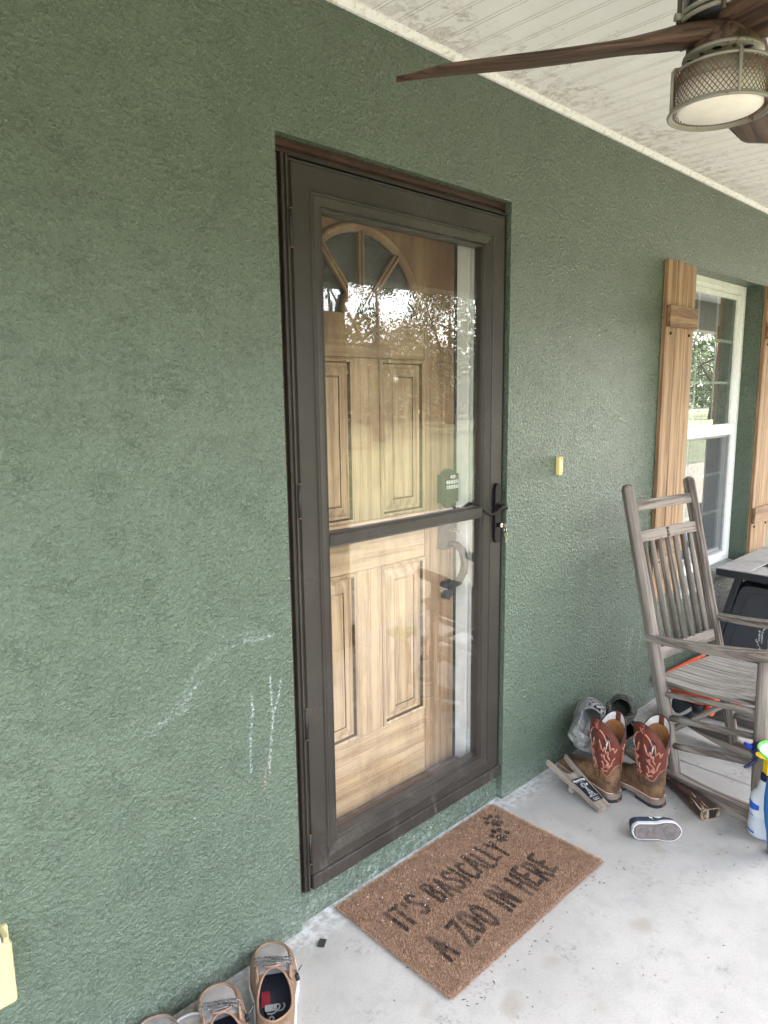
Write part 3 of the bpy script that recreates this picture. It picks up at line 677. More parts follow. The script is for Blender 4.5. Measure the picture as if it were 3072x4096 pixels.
def blade(ang):
    rings = []; L = .648; N = 26
    for k in range(N+1):
        q = .02+(L-.02)*k/N
        # leading (-) and trailing (+) edges of the outline
        lead = -.052-.016*math.sin(min(1, q/.45)*math.pi*.5)+(.035*max(0, (q-.35)/.3)**1.6)
        if q < .15: lead = -.062+.0*(q)
        trail = (.060 if q < .10 else .050+.014*math.sin(min(1, max(0, (q-.10)/.3))*math.pi*.5))
        if q > .40: trail = .064-(q-.40)*.11
        if q > .545: trail = .048-(q-.545)*.78
        trail = max(trail, lead+.006)
        pit = -R(16)+R(5)*q/L; th = .016*(1-.60*q/L)+(.014*max(0, 1-q/.20))
        ring = []
        m = 14
        for i in range(m):
            t = 2*math.pi*i/m; u = (1+math.cos(t))/2; s_ = lead+(trail-lead)*u; hgt = th*math.sin(t)*(abs(math.sin(t))**.15)
            ring.append((q, s_*math.cos(pit)-hgt*math.sin(pit)*.3, .024+s_*math.sin(pit)+hgt-.025*(q/L)**1.5+.026*max(0, 1-q/.42)**2))
        rings.append(ring)
    mb = MB(); mb.loft(rings, 0, True, True, True, True)
    o = obj('blade', mb, M_WALN, fan); o.rotation_euler = (0, 0, R(ang)); return o
for a in (130.6, 250.6, 10.6): blade(a)
mb = MB(); mb.lathe([(0, .045), (.05, .046), (.066, .040), (.068, .01), (.066, .002), (0, .001)], 40); obj('hub', mb, M_WALN, fan)
mb = MB(); mb.lathe([(.068, .0035), (.0735, .003), (.0745, -.001), (.0735, -.004), (.045, -.0045), (.042, -.010), (.036, -.022), (0, -.022)], 48); pl_ = obj('hub_plate', mb, M_GREYM, fan)
for k in range(6):
    a = R(60*k+12); mb = MB(); mb.lathe([(0, -.0062), (.0085, -.0062), (.0105, -.0052), (.011, -.004)], 16, M=Matrix.Translation((.0585*math.cos(a), .0585*math.sin(a), 0)), mif=lambda k_, i: 0 if k_ == 0 else 1); obj('vent_hole', mb, [M_BLKP, M_GREYM], pl_)
    a = R(60*k+42); mb = MB(); mb.lathe([(0, -.007), (.004, -.007), (.0045, -.004)], 10, M=Matrix.Translation((.0585*math.cos(a), .0585*math.sin(a), 0))); obj('bolt', mb, M_BRNM, pl_)
# motor above the blades
mb = MB(); mb.lathe([(.0, .048), (.060, .048), (.075, .055), (.080, .062), (.080, .108), (.076, .112), (.076, .150), (.080, .154), (.080, .185), (.06, .195), (0, .195)], 40); obj('motor_housing', mb, M_BLKP, fan)
for z in (.062, .074, .178):
    mb = MB(); mb.tube([(.0845*math.cos(t), .0845*math.sin(t), z) for t in [2*math.pi*i/48 for i in range(48)]], .0048, 8, closed=True); obj('motor_ring', mb, M_GREYM, fan)
for k in range(6):
    a = R(60*k+20); x, y = .092*math.cos(a), .092*math.sin(a)
    mb = MB(); mb.tube([(x, y, .045), (x, y, .205)], .0045, 8); rd_ = obj('motor_rod', mb, M_BRNM, fan)
    for z in (.068, .178):
        mb = MB(); mb.tube([(x*.9, y*.9, z), (x*1.09, y*1.09, z)], .0075, 8); obj('rod_clamp', mb, M_GREYM, rd_)
mb = MB(); mb.lathe([(.03, .195), (.03, .27), (.075, .28), (.08, .347)], 32); obj('canopy', mb, M_BLKP, fan)
# light cage
CR, CB, CT = .0875, -.098, -.028
for rr, z, rad in ((CR+.0035, CB, .0042), (CR+.007, CB-.004, .0034), (CR+.001, CT, .0030)):
    mb = MB(); mb.tube([(rr*math.cos(t), rr*math.sin(t), z) for t in [2*math.pi*i/64 for i in range(64)]], rad, 8, closed=True); obj('cage_ring', mb, M_GREYM, fan)
mb = MB(); NW = 58
for sgn in (1, -1):
    for k in range(NW):
        pts = []
        for i in range(9):
            q = i/8; a = 2*math.pi*(k/NW)+sgn*q*R(37.2); pts.append((CR*math.cos(a), CR*math.sin(a), CB+(CT-CB)*q))
        mb.tube(pts, .00085, 4, cap=False)
obj('wire_mesh', mb, M_RUSTY, fan)
for k in range(4):
    a = R(90*k+62-20); c_, s_ = math.cos(a), math.sin(a)
    pts = [((CR+.006)*c_, (CR+.006)*s_, CB-.003), ((CR+.006)*c_, (CR+.006)*s_, CT+.002), ((CR+.002)*c_, (CR+.002)*s_, CT+.0075), ((CR-.012)*c_, (CR-.012)*s_, CT+.008), (.05*c_, .05*s_, CT+.008)]
    mb = MB(); mb.tube(pts, .0036, 8); obj('cage_rod', mb, M_GREYM, fan)
mb = MB(); mb.lathe([(0, CB-.002), (.074, CB-.002), (.079, CB+.002), (.079, -.052), (.0, -.052)], 40); obj('diffuser', mb, M_DIFF, fan)
mb = MB(); mb.lathe([(.081, -.052), (.083, -.050), (.083, -.030), (.05, -.022), (0, -.022)], 40); obj('lamp_pan', mb, M_GREYM, fan)

# ------------------------------------------------------------------ rocking chair
ch_M = frame((2.825, -.4625, 0), (-.989, .149, 0), (-.149, -.989, 0), (0, 0, 1))
for q in range(1): pass
chair = thing('rocking_chair', 'weathered grey wooden rocking chair with a letter cut in its back rail', 'rocking chair', M=ch_M)
def greywood(nm, ax):
    return wood(nm, (.215, .178, .148), (.060, .046, .037), ax, .85, 110, 9, .03, .8, (.43, .57), grey=(.155, .138, .120))
GWX, GWY, GWZ = greywood('grey_weathered_wood_x', 'x'), greywood('grey_weathered_wood_y', 'y'), greywood('grey_weathered_wood_z', 'z')
GSL = wood('pale_weathered_slat', (.31, .282, .25), (.17, .148, .128), 'y', .85, 110, 9, .03, .6, (.40, .57))
M_ENDG = plain('dark_end_grain', (.12, .095, .08), .8)
def tilt(y0, z0, y1, z1): return math.atan2(y1-y0, z1-z0)
POST = lambda z: -.29*(z-.05)/1.15
for sx in (.2175, -.2175):
    mb = MB(); H = 1.175
    zs = [(0, .019), (.02, .022), (.25, .0265), (.6, .0255), (1.0, .0245), (H-.022, .0245), (H-.010, .0215), (H-.003, .014), (H, .004)]
    mb.tube([(0, 0, z) for z, r_ in zs], [r_ for z, r_ in zs], 20)
    o = obj('back_post', mb, GWZ, chair); o.location = (sx, 0, .045); o.rotation_euler = (math.atan2(.29, 1.15), 0, 0)
for sx in (.227, -.227):
    mb = MB(); zs = [(0, .020), (.1, .024), (.35, .0245), (.595, .022)]
    mb.tube([(0, 0, z) for z, r_ in zs], [r_ for z, r_ in zs], 18); o = obj('front_leg', mb, GWZ, chair); o.location = (sx, .325, .050); o.rotation_euler = (R(1.5), 0, 0)
def backrail(z, h, name, bow=.0):
    mb = MB(); rings = []
    for k in range(9):
        x = -.20+.40*k/8; b = -.016*(1-(2*k/8-1)**2)*bow
        rings.append([(x, -.010+b, -h/2), (x, .010+b, -h/2), (x, .010+b, h/2), (x, -.010+b, h/2)])
    mb.loft(rings, 0, False, True, True, True)
    o = obj(name, mb, GWX, chair, bevel=.003); o.location = (0, POST(z), z); o.rotation_euler = (math.atan2(.29, 1.15), 0, 0); return o
backrail(1.094, .044, 'crest_rail', .5); er = backrail(.972, .046, 'upper_rail', .5); backrail(.512, .050, 'lower_rail', .5)
# the letter burnt through the upper rail (a slab letter with serifs, read from the porch)
mb = MB()
for (x0, x1, z0, z1) in ((-.007, .000, -.019, .019), (-.012, .010, .013, .019), (-.012, .010, -.019, -.013), (-.002, .006, -.003, .003), (.007, .010, .006, .012), (.007, .010, -.012, -.006)):
    mb.box(-x1, -x0, .0017, .0030, z0, z1)
obj('cut_letter', mb, plain('burnt_black', (.02, .014, .01), .9), er)
for k in range(7):
    x = .165-.055*k; z0, z1 = .530, .955; ln = (z1-z0)/math.cos(math.atan2(.29, 1.15))
    mb = MB(); mb.tube([(0, 0, 0), (0, 0, ln*.5), (0, 0, ln)], [.0105, .0125, .0105], 12); o = obj('spindle', mb, GWZ, chair)
    o.location = (x, POST(z0)-.006, z0); o.rotation_euler = (math.atan2(.29, 1.15), 0, 0)
# seat: slats run front to back and sag in the middle
def seat_z(y): 
    q = (y+.095)/.50; return .428+.082*q-.024*math.sin(max(0, min(1, q))*math.pi)+(.0 if q < .9 else -.25*(q-.9)**1.5)
for k in range(14):
    x = .197-.0303*k; rings = []; ext = .0
    if k in (0, 13): ext = .0
    for i in range(15):
        y = -.105+.515*i/14; z = seat_z(y)
        rings.append([(x-.0122, y, z-.012), (x+.0122, y, z-.012), (x+.0122, y, z-.002), (x+.0095, y, z), (x-.0095, y, z), (x-.0122, y, z-.002)])
    mb = MB(); mb.loft(rings, 0, False, True, True, True); obj('seat_slat', mb, GSL, chair)
for sx in (.190, -.190):
    mb = MB(); rings = []
    for i in range(11):
        y = -.115+.50*i/10; z = seat_z(y)-.011; h = .020+.012*abs(2*i/10-1)**2
        rings.append([(sx-.011, y, z-h), (sx+.011, y, z-h), (sx+.011, y, z), (sx-.011, y, z)])
    mb.loft(rings, 0, False, True, True, True); obj('seat_rail', mb, GWY, chair)
for y, z in ((-.085, .392), (.325, .462)):
    mb = MB(); mb.box(-.222, .222, -.014, .014, -.022, .022); o = obj('cross_rail', mb, GWX, chair, bevel=.003); o.location = (0, y, z); o.rotation_euler = (R(10), 0, 0)
def rung(a, b, r_=.0125, name='rung', m=None):
    a, b = Vector(a), Vector(b); d = b-a; mb = MB(); n = 5
    mb.tube([a+d*k/n for k in range(n+1)], [r_*.85]+[r_]*(n-1)+[r_*.85], 12); return obj(name, mb, m or GWY, chair)
for sx in (.222, -.222):
    rung((sx, POST(.37), .365), (sx, .325, .432)); rung((sx, POST(.28), .272), (sx, .325, .337)); rung((sx, POST(.17), .164), (sx, .325, .240), .0135)
rung((-.215, POST(.22), .215), (.215, POST(.22), .215), .0125, 'rung', GWX); rung((-.222, .325, .29), (.222, .325, .29), .0125, 'rung', GWX); rung((-.222, .325, .18), (.222, .325, .18), .0125, 'rung', GWX)
for sx in (.222, -.222):
    mb = MB(); rings = []
    for i in range(25):
        y = -.235+.80*i/24; zb = (y-.14)**2/2.9; e = .0 if 0 < i < 24 else 0; h = .058*(1-max(0, (.12-(y+.235))/.12)*.75)*(1-max(0, (y-.50)/.065)*.5)
        rings.append([(sx-.016, y, zb+.0005), (sx+.016, y, zb+.0005), (sx+.016, y, zb+h-.003), (sx+.013, y, zb+h), (sx-.013, y, zb+h), (sx-.016, y, zb+h-.003)])
    mb.loft(rings, 0, False, True, True, True); obj('rocker', mb, GWY, chair)
for sx in (.235, -.235):
    s_ = 1 if sx > 0 else -1; rings = []
    for i in range(17):
        y = -.145+.555*i/16; q = i/16; wi = .018+.022*min(1, q*1.6)**1.2; wo = .016+.028*min(1, q*1.4)**1.2
        if q > .90: sh = math.sqrt(max(0, 1-((q-.90)/.10)**2)); wi *= .25+.75*sh; wo *= .25+.75*sh
        z = .583+.082*q-.012*math.sin(q*math.pi)
        a, b = sx-s_*wi, sx+s_*wo; a, b = min(a, b), max(a, b)
        rings.append([(a, y, z-.013), (b, y, z-.013), (b, y, z+.009), (b-.004, y, z+.012), (a+.004, y, z+.012), (a, y, z+.009)])
    mb = MB(); mb.loft(rings, 0, False, True, True, True); obj('armrest', mb, GWY, chair)

# ------------------------------------------------------------------ black table by the window
tab = thing('fire_pit_table', 'low black metal table with a worn stone top and square opening behind the chair', 'table', (4.235, -.455, 0))
TX0, TX1, TY0, TY1, TZ = 3.85, 4.62, -.84, -.07, .612
g = NT('worn_stone_print'); c = g.objc()
v = g.sc(c, (1, .35, 1)); n1 = g.noise(v, 14, 6, .7, .6)
cc = g.ramp(n1, [(.25, (.08, .075, .072)), (.42, (.24, .225, .21)), (.55, (.32, .305, .29)), (.66, (.19, .155, .13)), (.8, (.29, .28, .27))])
M_STONE = g.set(cc, .55, 0.0, g.bump(n1, .3, .002))
M_TBLK = plain('black_powder_coat', (.012, .013, .016), .42, (.018, .019, .023), 12)
gg = NT('scratched_black_panel'); xyz = gg.n('SeparateXYZ', {0: gg.pos()}); U, V = xyz.outputs[1], xyz.outputs[2]
sg = chain([(-.395, .475), (-.375, .405), (-.368, .375)])+chain([(-.33, .335), (-.315, .29), (-.32, .24)])+chain([(-.30, .30), (-.305, .25)])+chain([(-.36, .30), (-.35, .26), (-.355, .20)])+chain([(-.385, .28), (-.38, .23)])+chain([(-.29, .25), (-.325, .185)])+chain([(-.40, .33), (-.395, .30)])+chain([(-.345, .36), (-.325, .33)])+chain([(-.42, .29), (-.415, .24)])
mk = gg.math('MULTIPLY', strokes(gg, U, V, sg, .0065), gg.mr(gg.noise(gg.pos(), 120, 3, .7), .44, .56))
M_TSCR = gg.set(gg.mix(mk, (.013, .014, .018), (.55, .55, .56)), .42)
for (x0, x1, y0, y1) in ((TX0, TX1, TY1-.165, TY1), (TX0, TX1, TY0, TY0+.165), (TX0, TX0+.19, TY0+.1655, TY1-.1655), (TX1-.19, TX1, TY0+.1655, TY1-.1655)):
    mb = MB(); mb.box(x0+.002, x1-.002, y0+.002, y1-.002, TZ-.006, TZ); obj('top_tile', mb, M_STONE, tab, world=True, bevel=.002)
mb = MB()
for (x0, x1, y0, y1) in ((TX0, TX1, TY1-.012, TY1), (TX0, TX1, TY0, TY0+.012), (TX0, TX0+.012, TY0+.012, TY1-.012), (TX1-.012, TX1, TY0+.012, TY1-.012)): mb.box(x0, x1, y0, y1, TZ-.044, TZ-.0065)
mb.box(TX0+.012, TX1-.012, TY0+.012, TY1-.012, TZ-.040, TZ-.030)
obj('top_frame', mb, M_TBLK, tab, world=True)
def flare(z): q = 1-z/.57; return .095-.115*q
for sx in (0, 1):
    for sy in (0, 1):
        rings = []
        for z in (0.0, .567):
            f_ = flare(z); x = TX0+f_ if sx == 0 else TX1-f_; y = TY1-f_ if sy == 0 else TY0+f_
            rings.append([(x-.018, y-.018, z), (x+.018, y-.018, z), (x+.018, y+.018, z), (x-.018, y+.018, z)])
        mb = MB(); mb.loft(rings, 0, False, True, True, True); obj('leg', mb, M_TBLK, tab, world=True, bevel=.003)
def panel_poly(z0, z1, ins, r_=.04, flip=False):
    pts = []
    for z in (z0, z1): pass
    f0, f1 = flare(z0), flare(z1)
    a = [(TY0+f0+ins, z0), (TY1-f0-ins, z0), (TY1-f1-ins, z1), (TY0+f1+ins, z1)]
    out = []
    for i in range(4):
        p0, p1, p2 = Vector(a[i-1]), Vector(a[i]), Vector(a[(i+1) % 4]); u1 = (p0-p1).normalized(); u2 = (p2-p1).normalized()
        for k in range(6):
            t = k/5; out.append(tuple(p1+u1*r_*(1-t)**2+u2*r_*t**2))
    return out
def slab_panel(poly, d0, d1, mirror=False):
    mb = MB(); rings = []
    for d in (d0, d1): rings.append([((TX0+flare(z)-d) if not mirror else (TX1-flare(z)+d), y, z) for y, z in poly])
    mb.loft(rings, 0, False, True, True, True); return mb
for mi_ in (False, True):
    obj('side_panel', slab_panel(panel_poly(.03, .520, .022, .05), -.008, .002, mi_), M_TSCR, tab, world=True, bevel=.004)
    obj('door_panel', slab_panel(panel_poly(.07, .485, .070, .05), .002, .006, mi_), M_TSCR, tab, world=True, bevel=.003)
for y0 in (TY0, TY1):
    s_ = 1 if y0 == TY0 else -1
    mb = MB(); rings = []
    for z in (.03, .52):
        f_ = flare(z); rings.append([(TX0+f_+.02, y0+s_*(f_+.004), z), (TX1-f_-.02, y0+s_*(f_+.004), z), (TX1-f_-.02, y0+s_*(f_+.014), z), (TX0+f_+.02, y0+s_*(f_+.014), z)])
    mb.loft(rings, 0, False, True, True, True); obj('side_panel', mb, M_TBLK, tab, world=True)
mb = MB(); mb.box(TX0+.192, TX1-.192, TY0+.168, TY1-.168, TZ-.10, TZ-.06); obj('burner_pan', mb, M_TBLK, tab, world=True)
# ------------------------------------------------------------------ coir doormat with lettering
GL = {  # each letter: width, strokes in the unit square
 'I': (.18, [[(.5, 0), (.5, 1)]]), 'T': (.55, [[(.5, 0), (.5, 1)], [(0, .97), (1, 1)]]), "'": (.12, [[(.5, .78), (.6, 1)]]),
 'S': (.50, [[(1, .85), (.75, 1), (.25, .97), (.08, .78), (.3, .58), (.75, .45), (.95, .22), (.7, .02), (.2, .0), (0, .15)]]),
 'B': (.52, [[(.05, 0), (.05, 1), (.6, 1), (.9, .8), (.6, .55), (.05, .52)], [(.6, .53), (1, .3), (.7, .02), (.05, 0)]]),
 'A': (.55, [[(0, 0), (.5, 1), (1, 0)], [(.2, .33), (.82, .36)]]),
 'C': (.50, [[(1, .85), (.7, 1), (.3, .95), (.02, .55), (.15, .12), (.5, 0), (.95, .1)]]),
 'L': (.42, [[(.1, 1), (.05, 0), (1, .03)]]), 'Y': (.52, [[(0, 1), (.5, .5), (1, 1)], [(.5, .5), (.45, 0)]]),
 'Z': (.58, [[(0, .95), (.95, 1), (.05, 0), (1, .05)]]),
 'O': (.56, [[(.5, 1), (.12, .8), (.02, .45), (.2, .1), (.5, 0), (.82, .12), (.98, .5), (.85, .85), (.5, 1)]]),
 'N': (.50, [[(.03, 0), (.05, 1), (.95, 0), (.97, 1)]]), 'H': (.52, [[(.05, 0), (.05, 1)], [(.95, 0), (.95, 1)], [(.05, .5), (.95, .52)]]),
 'E': (.46, [[(1, 1), (.08, .98), (.05, 0), (1, .03)], [(.07, .5), (.85, .52)]]), 'R': (.52, [[(.05, 0), (.05, 1), (.65, 1), (.92, .76), (.6, .52), (.06, .48)], [(.45, .48), (1, 0)]]),
 ' ': (.32, [])}
def lay(txt, x0, x1, zb, zt):
    gap = .25; h = zt-zb; tot = sum(GL[c][0] for c in txt)+gap*(len(txt)-1); k = (x1-x0)/tot; x = x0; segs = []
    for i, c in enumerate(txt):
        w_ = GL[c][0]*k; jig = .006*math.sin(i*2.7)
        for st in GL[c][1]:
            pts = [(x+p[0]*w_, zb+jig+p[1]*h) for p in st]
            segs += list(zip(pts[:-1], pts[1:]))
        x += w_+gap*k
    return segs
MX0, MX1, MY0, MY1 = 1.209, 1.978, -.4635, -.003
segs = [(s_, .0066) for s_ in lay("IT'S BASICALLY", 1.287, 1.792, -.222, -.132)]+[(s_, .0073) for s_ in lay('A ZOO IN HERE', 1.297, 1.838, -.386, -.288)]
def paw(cx, cy, a, k):
    out = [((cx, cy-.010*k), .017*k), ((cx-.008*k, cy-.015*k), .012*k), ((cx+.008*k, cy-.015*k), .012*k)]
    for ox, oy in ((-.024, .006), (-.009, .022), (.009, .022), (.024, .006)): out += [((cx+ox*k, cy+oy*k), .0085*k), ((cx+ox*k*1.05, cy+oy*k+.004*k), .0075*k)]
    c, s_ = math.cos(a), math.sin(a)
    return [((cx+(p[0]-cx)*c-(p[1]-cy)*s_, cy+(p[0]-cx)*s_+(p[1]-cy)*c), r_) for p, r_ in out]
discs = paw(1.843, -.145, R(-25), 1.2)+paw(1.897, -.076, R(-5), 1.2)
def ink(P):
    d = np.zeros(len(P), bool)
    for (a, b), wd in segs:
        a, b = np.array(a), np.array(b); ab = b-a; t = np.clip(((P-a)@ab)/max(ab@ab, 1e-9), 0, 1)
        d |= np.linalg.norm(P-(a+t[:, None]*ab), axis=1) < wd
    for c, r_ in discs: d |= np.linalg.norm(P-np.array(c), axis=1) < r_
    return d
mat_t = thing('doormat', "brown coir doormat reading IT'S BASICALLY A ZOO IN HERE with two paw prints", 'doormat', ((MX0+MX1)/2, (MY0+MY1)/2, 0))
M_MATB = plain('rubber_mat_base', (.16, .10, .065), .9, (.10, .06, .04), 80)
mb = MB(); mb.box(MX0+.004, MX1-.004, MY0+.004, MY1-.004, .0008, .009); obj('mat_base', mb, M_MATB, mat_t, world=True, bevel=.003)
NF = 85000
px = rng.uniform(MX0, MX1, NF); py = rng.uniform(MY0, MY1, NF)
ne = 7000
sd_ = rng.integers(0, 4, ne); u = rng.random(ne)
ex = np.where(sd_ == 0, MX0, np.where(sd_ == 1, MX1, MX0+u*(MX1-MX0))); ey = np.where(sd_ == 2, MY0, np.where(sd_ == 3, MY1, MY0+u*(MY1-MY0)))
px = np.concatenate([px, ex]); py = np.concatenate([py, ey]); n = len(px)
out = np.zeros((n, 2)); out[NF:, 0] = np.where(sd_ == 0, -1, np.where(sd_ == 1, 1, 0)); out[NF:, 1] = np.where(sd_ == 2, -1, np.where(sd_ == 3, 1, 0))
az = rng.uniform(0, 2*np.pi, n); lean = np.abs(rng.normal(0, .0038, n)); ht = rng.uniform(.0105, .0165, n)
ht += .0015*np.sin(px*40)*np.cos(py*33)
dx = np.cos(az)*lean+out[:, 0]*rng.uniform(.001, .009, n); dy = np.sin(az)*lean+out[:, 1]*rng.uniform(.001, .009, n)
dy += np.where(out[:, 1] < 0, -.002, 0)
wd = rng.uniform(.0007, .0013, n); pa = rng.uniform(0, np.pi, n); zb = np.full(n, .006); zb[NF:] = rng.uniform(.002, .008, ne); ht[NF:] = zb[NF:]+rng.uniform(-.001, .006, ne)
V0 = np.stack([px-np.cos(pa)*wd, py-np.sin(pa)*wd, zb], 1); V1 = np.stack([px+np.cos(pa)*wd, py+np.sin(pa)*wd, zb], 1); V2 = np.stack([px+dx, py+dy, np.maximum(ht, .001)], 1)
V = np.stack([V0, V1, V2], 1).reshape(-1, 3)-np.array([(MX0+MX1)/2, (MY0+MY1)/2, 0])
me = bpy.data.meshes.new('coir_fibre'); me.vertices.add(3*n); me.vertices.foreach_set('co', V.ravel()); me.loops.add(3*n); me.loops.foreach_set('vertex_index', np.arange(3*n, dtype=np.int32))
me.polygons.add(n); me.polygons.foreach_set('loop_start', np.arange(0, 3*n, 3, dtype=np.int32)); me.polygons.foreach_set('loop_total', np.full(n, 3, np.int32))
jit = rng.normal(0, .0009, (n, 2)); isink = (ink(np.stack([px+dx*.9, py+dy*.9], 1)+jit) | ink(np.stack([px+dx*.45, py+dy*.45], 1)+jit)) & (rng.random(n) < .99)
idx = np.where(isink, 3, rng.choice(3, n, p=[.45, .35, .20])).astype(np.int32)
for c in ((.38, .225, .14), (.28, .162, .10), (.52, .34, .225), (.012, .013, .015)): me.materials.append(plain('coir_%d' % int(c[0]*1000), c, .85))
me.polygons.foreach_set('material_index', idx); me.update(); me.validate()
obj('coir_fibre', me, None, mat_t, kind='stuff')

# ------------------------------------------------------------------ footwear helpers
def interp(tab, q):
    for (a, va), (b, vb) in zip(tab[:-1], tab[1:]):
        if q <= b:
            t = max(0, min(1, (q-a)/(b-a))); t = t*t*(3-2*t); return va+(vb-va)*t
    return tab[-1][1]
def outline(L, wt, n=40, grow=0.0, xo=None):
    """closed outline of a sole: heel at y=0, toe at y=L; wt = half widths"""
    ys = [L*(1-math.cos(math.pi*k/n))/2 for k in range(n+1)]
    def xoff(y): return xo(y/L) if xo else 0
    right = [(xoff(y)+interp(wt, y/L)+grow, y) for y in ys]; left = [(xoff(y)-interp(wt, y/L)-grow, y) for y in ys]
    return right+left[::-1][1:-1] if False else right+left[::-1]
def endround(tab, a=.09, b=.10):
    """width table with rounded heel and toe"""
    o = []
    for k in range(61):
        q = k/60; w_ = interp(tab, q)
        if q < a: w_ *= math.sqrt(max(0, 1-(1-q/a)**2.2))
        if q > 1-b: w_ *= math.sqrt(max(0, 1-((q-1+b)/b)**2.2))
        o.append((q, w_))
    return o
def lin(tab, q):
    for (a, va), (b, vb) in zip(tab[:-1], tab[1:]):
        if q <= b: return va+(vb-va)*max(0, min(1, (q-a)/(b-a)))
    return tab[-1][1]
def sole_mb(L, wt, z0, z1, grow=0.0, xo=None, n=48, mi=0, mb=None, zf=None, q0=0.0, q1=1.0):
    pts = []
    for k in range(n+1):
        q = q0+(q1-q0)*(1-math.cos(math.pi*k/n))/2; pts.append((q, lin(wt, q)+grow))
    poly = [((xo(q) if xo else 0)+w_, q*L+(grow if q > .5 else -grow)*abs(2*q-1)**3) for q, w_ in pts]+[((xo(q) if xo else 0)-w_, q*L+(grow if q > .5 else -grow)*abs(2*q-1)**3) for q, w_ in pts[::-1]]
    mb = mb or MB()
    f_ = zf or (lambda y: 0)
    m = len(poly)
    vs = [(x, y, z0+f_(y)) for x, y in poly]+[(x, y, z1+f_(y)) for x, y in poly]
    mb.add(vs, [tuple(range(m))[::-1], tuple(range(m, 2*m))], mi); mb.add(vs, [(i, (i+1) % m, m+(i+1) % m, m+i) for i in range(m)], mi, True)
    return mb
class Dome:
    """upper of a shoe as a height field over the sole: z(x, y)"""
    def __init__(s, L, wt, ht, z0, xo=None, p=2.6, grow=0.0): s.L, s.wt, s.ht, s.z0, s.xo, s.p, s.g = L, wt, ht, z0, xo, p, grow
    def pt(s, u, y):
        q = y/s.L; w_ = lin(s.wt, q)+s.g; h = lin(s.ht, q); a = u*math.pi/2
        cx = math.copysign(abs(math.sin(a))**(2/s.p), math.sin(a)); cz = abs(math.cos(a))**(2/s.p)
        return ((s.xo(q) if s.xo else 0)+w_*cx, y, s.z0+h*cz)
    def at(s, x, y):
        q = y/s.L; w_ = lin(s.wt, q)+s.g; h = lin(s.ht, q); r_ = min(.9999, abs(x-(s.xo(q) if s.xo else 0))/max(w_, 1e-6))
        return (x, y, s.z0+h*(1-r_**s.p)**(1/s.p))
    def mesh(s, cut=None, nu=44, ny=90, mif=None):
        mb = MB(); vs = []; 
        for j in range(ny+1):
            y = s.L*(.5-.5*math.cos(math.pi*j/ny))
            for i in range(nu+1): vs.append(s.pt(-1+2*i/nu, min(max(y, .0004), s.L-.0004)))
        mb.add(vs, [])
        for j in range(ny):
            for i in range(nu):
                q = (j*(nu+1)+i, j*(nu+1)+i+1, (j+1)*(nu+1)+i+1, (j+1)*(nu+1)+i)
                c = [sum(vs[k][d] for k in q)/4 for d in range(3)]
                if cut and cut(c): continue
                mb.f.append(q); mb.mi.append(mif(c) if mif else 0); mb.sm.append(True)
        return mb
def ell(cx, cy, a, b): return lambda c: ((c[0]-cx)/a)**2+((c[1]-cy)/b)**2 < 1

# ------------------------------------------------------------------ western work boots
M_REDL = plain('red_brown_leather', (.120, .032, .021), .38, (.082, .022, .015), 16, bump=.12, bscale=120)
M_BRNL = plain('distressed_brown_leather', (.150, .082, .040), .48, (.050, .027, .017), 22, bump=.45, bscale=75, bdist=.003, lo=.40, hi=.62)
M_TANL = plain('tan_mesh_lining', (.30, .135, .050), .7, (.24, .10, .038), 300, bump=.4, bscale=900)
M_WHTL = plain('white_lining_band', (.58, .56, .54), .7, (.45, .42, .40), 60)
M_STIT = plain('pale_pink_stitching', (.37, .165, .115), .6, (.27, .105, .07), 50)
M_STIT2 = plain('pink_welt_stitch', (.50, .30, .23), .6)
M_SOLE = plain('grey_brown_midsole', (.16, .125, .10), .6, (.12, .092, .075), 30); M_TREAD = plain('black_rubber_tread', (.022, .021, .021), .6)
M_DKED = plain('dark_collar_piping', (.035, .022, .02), .5)
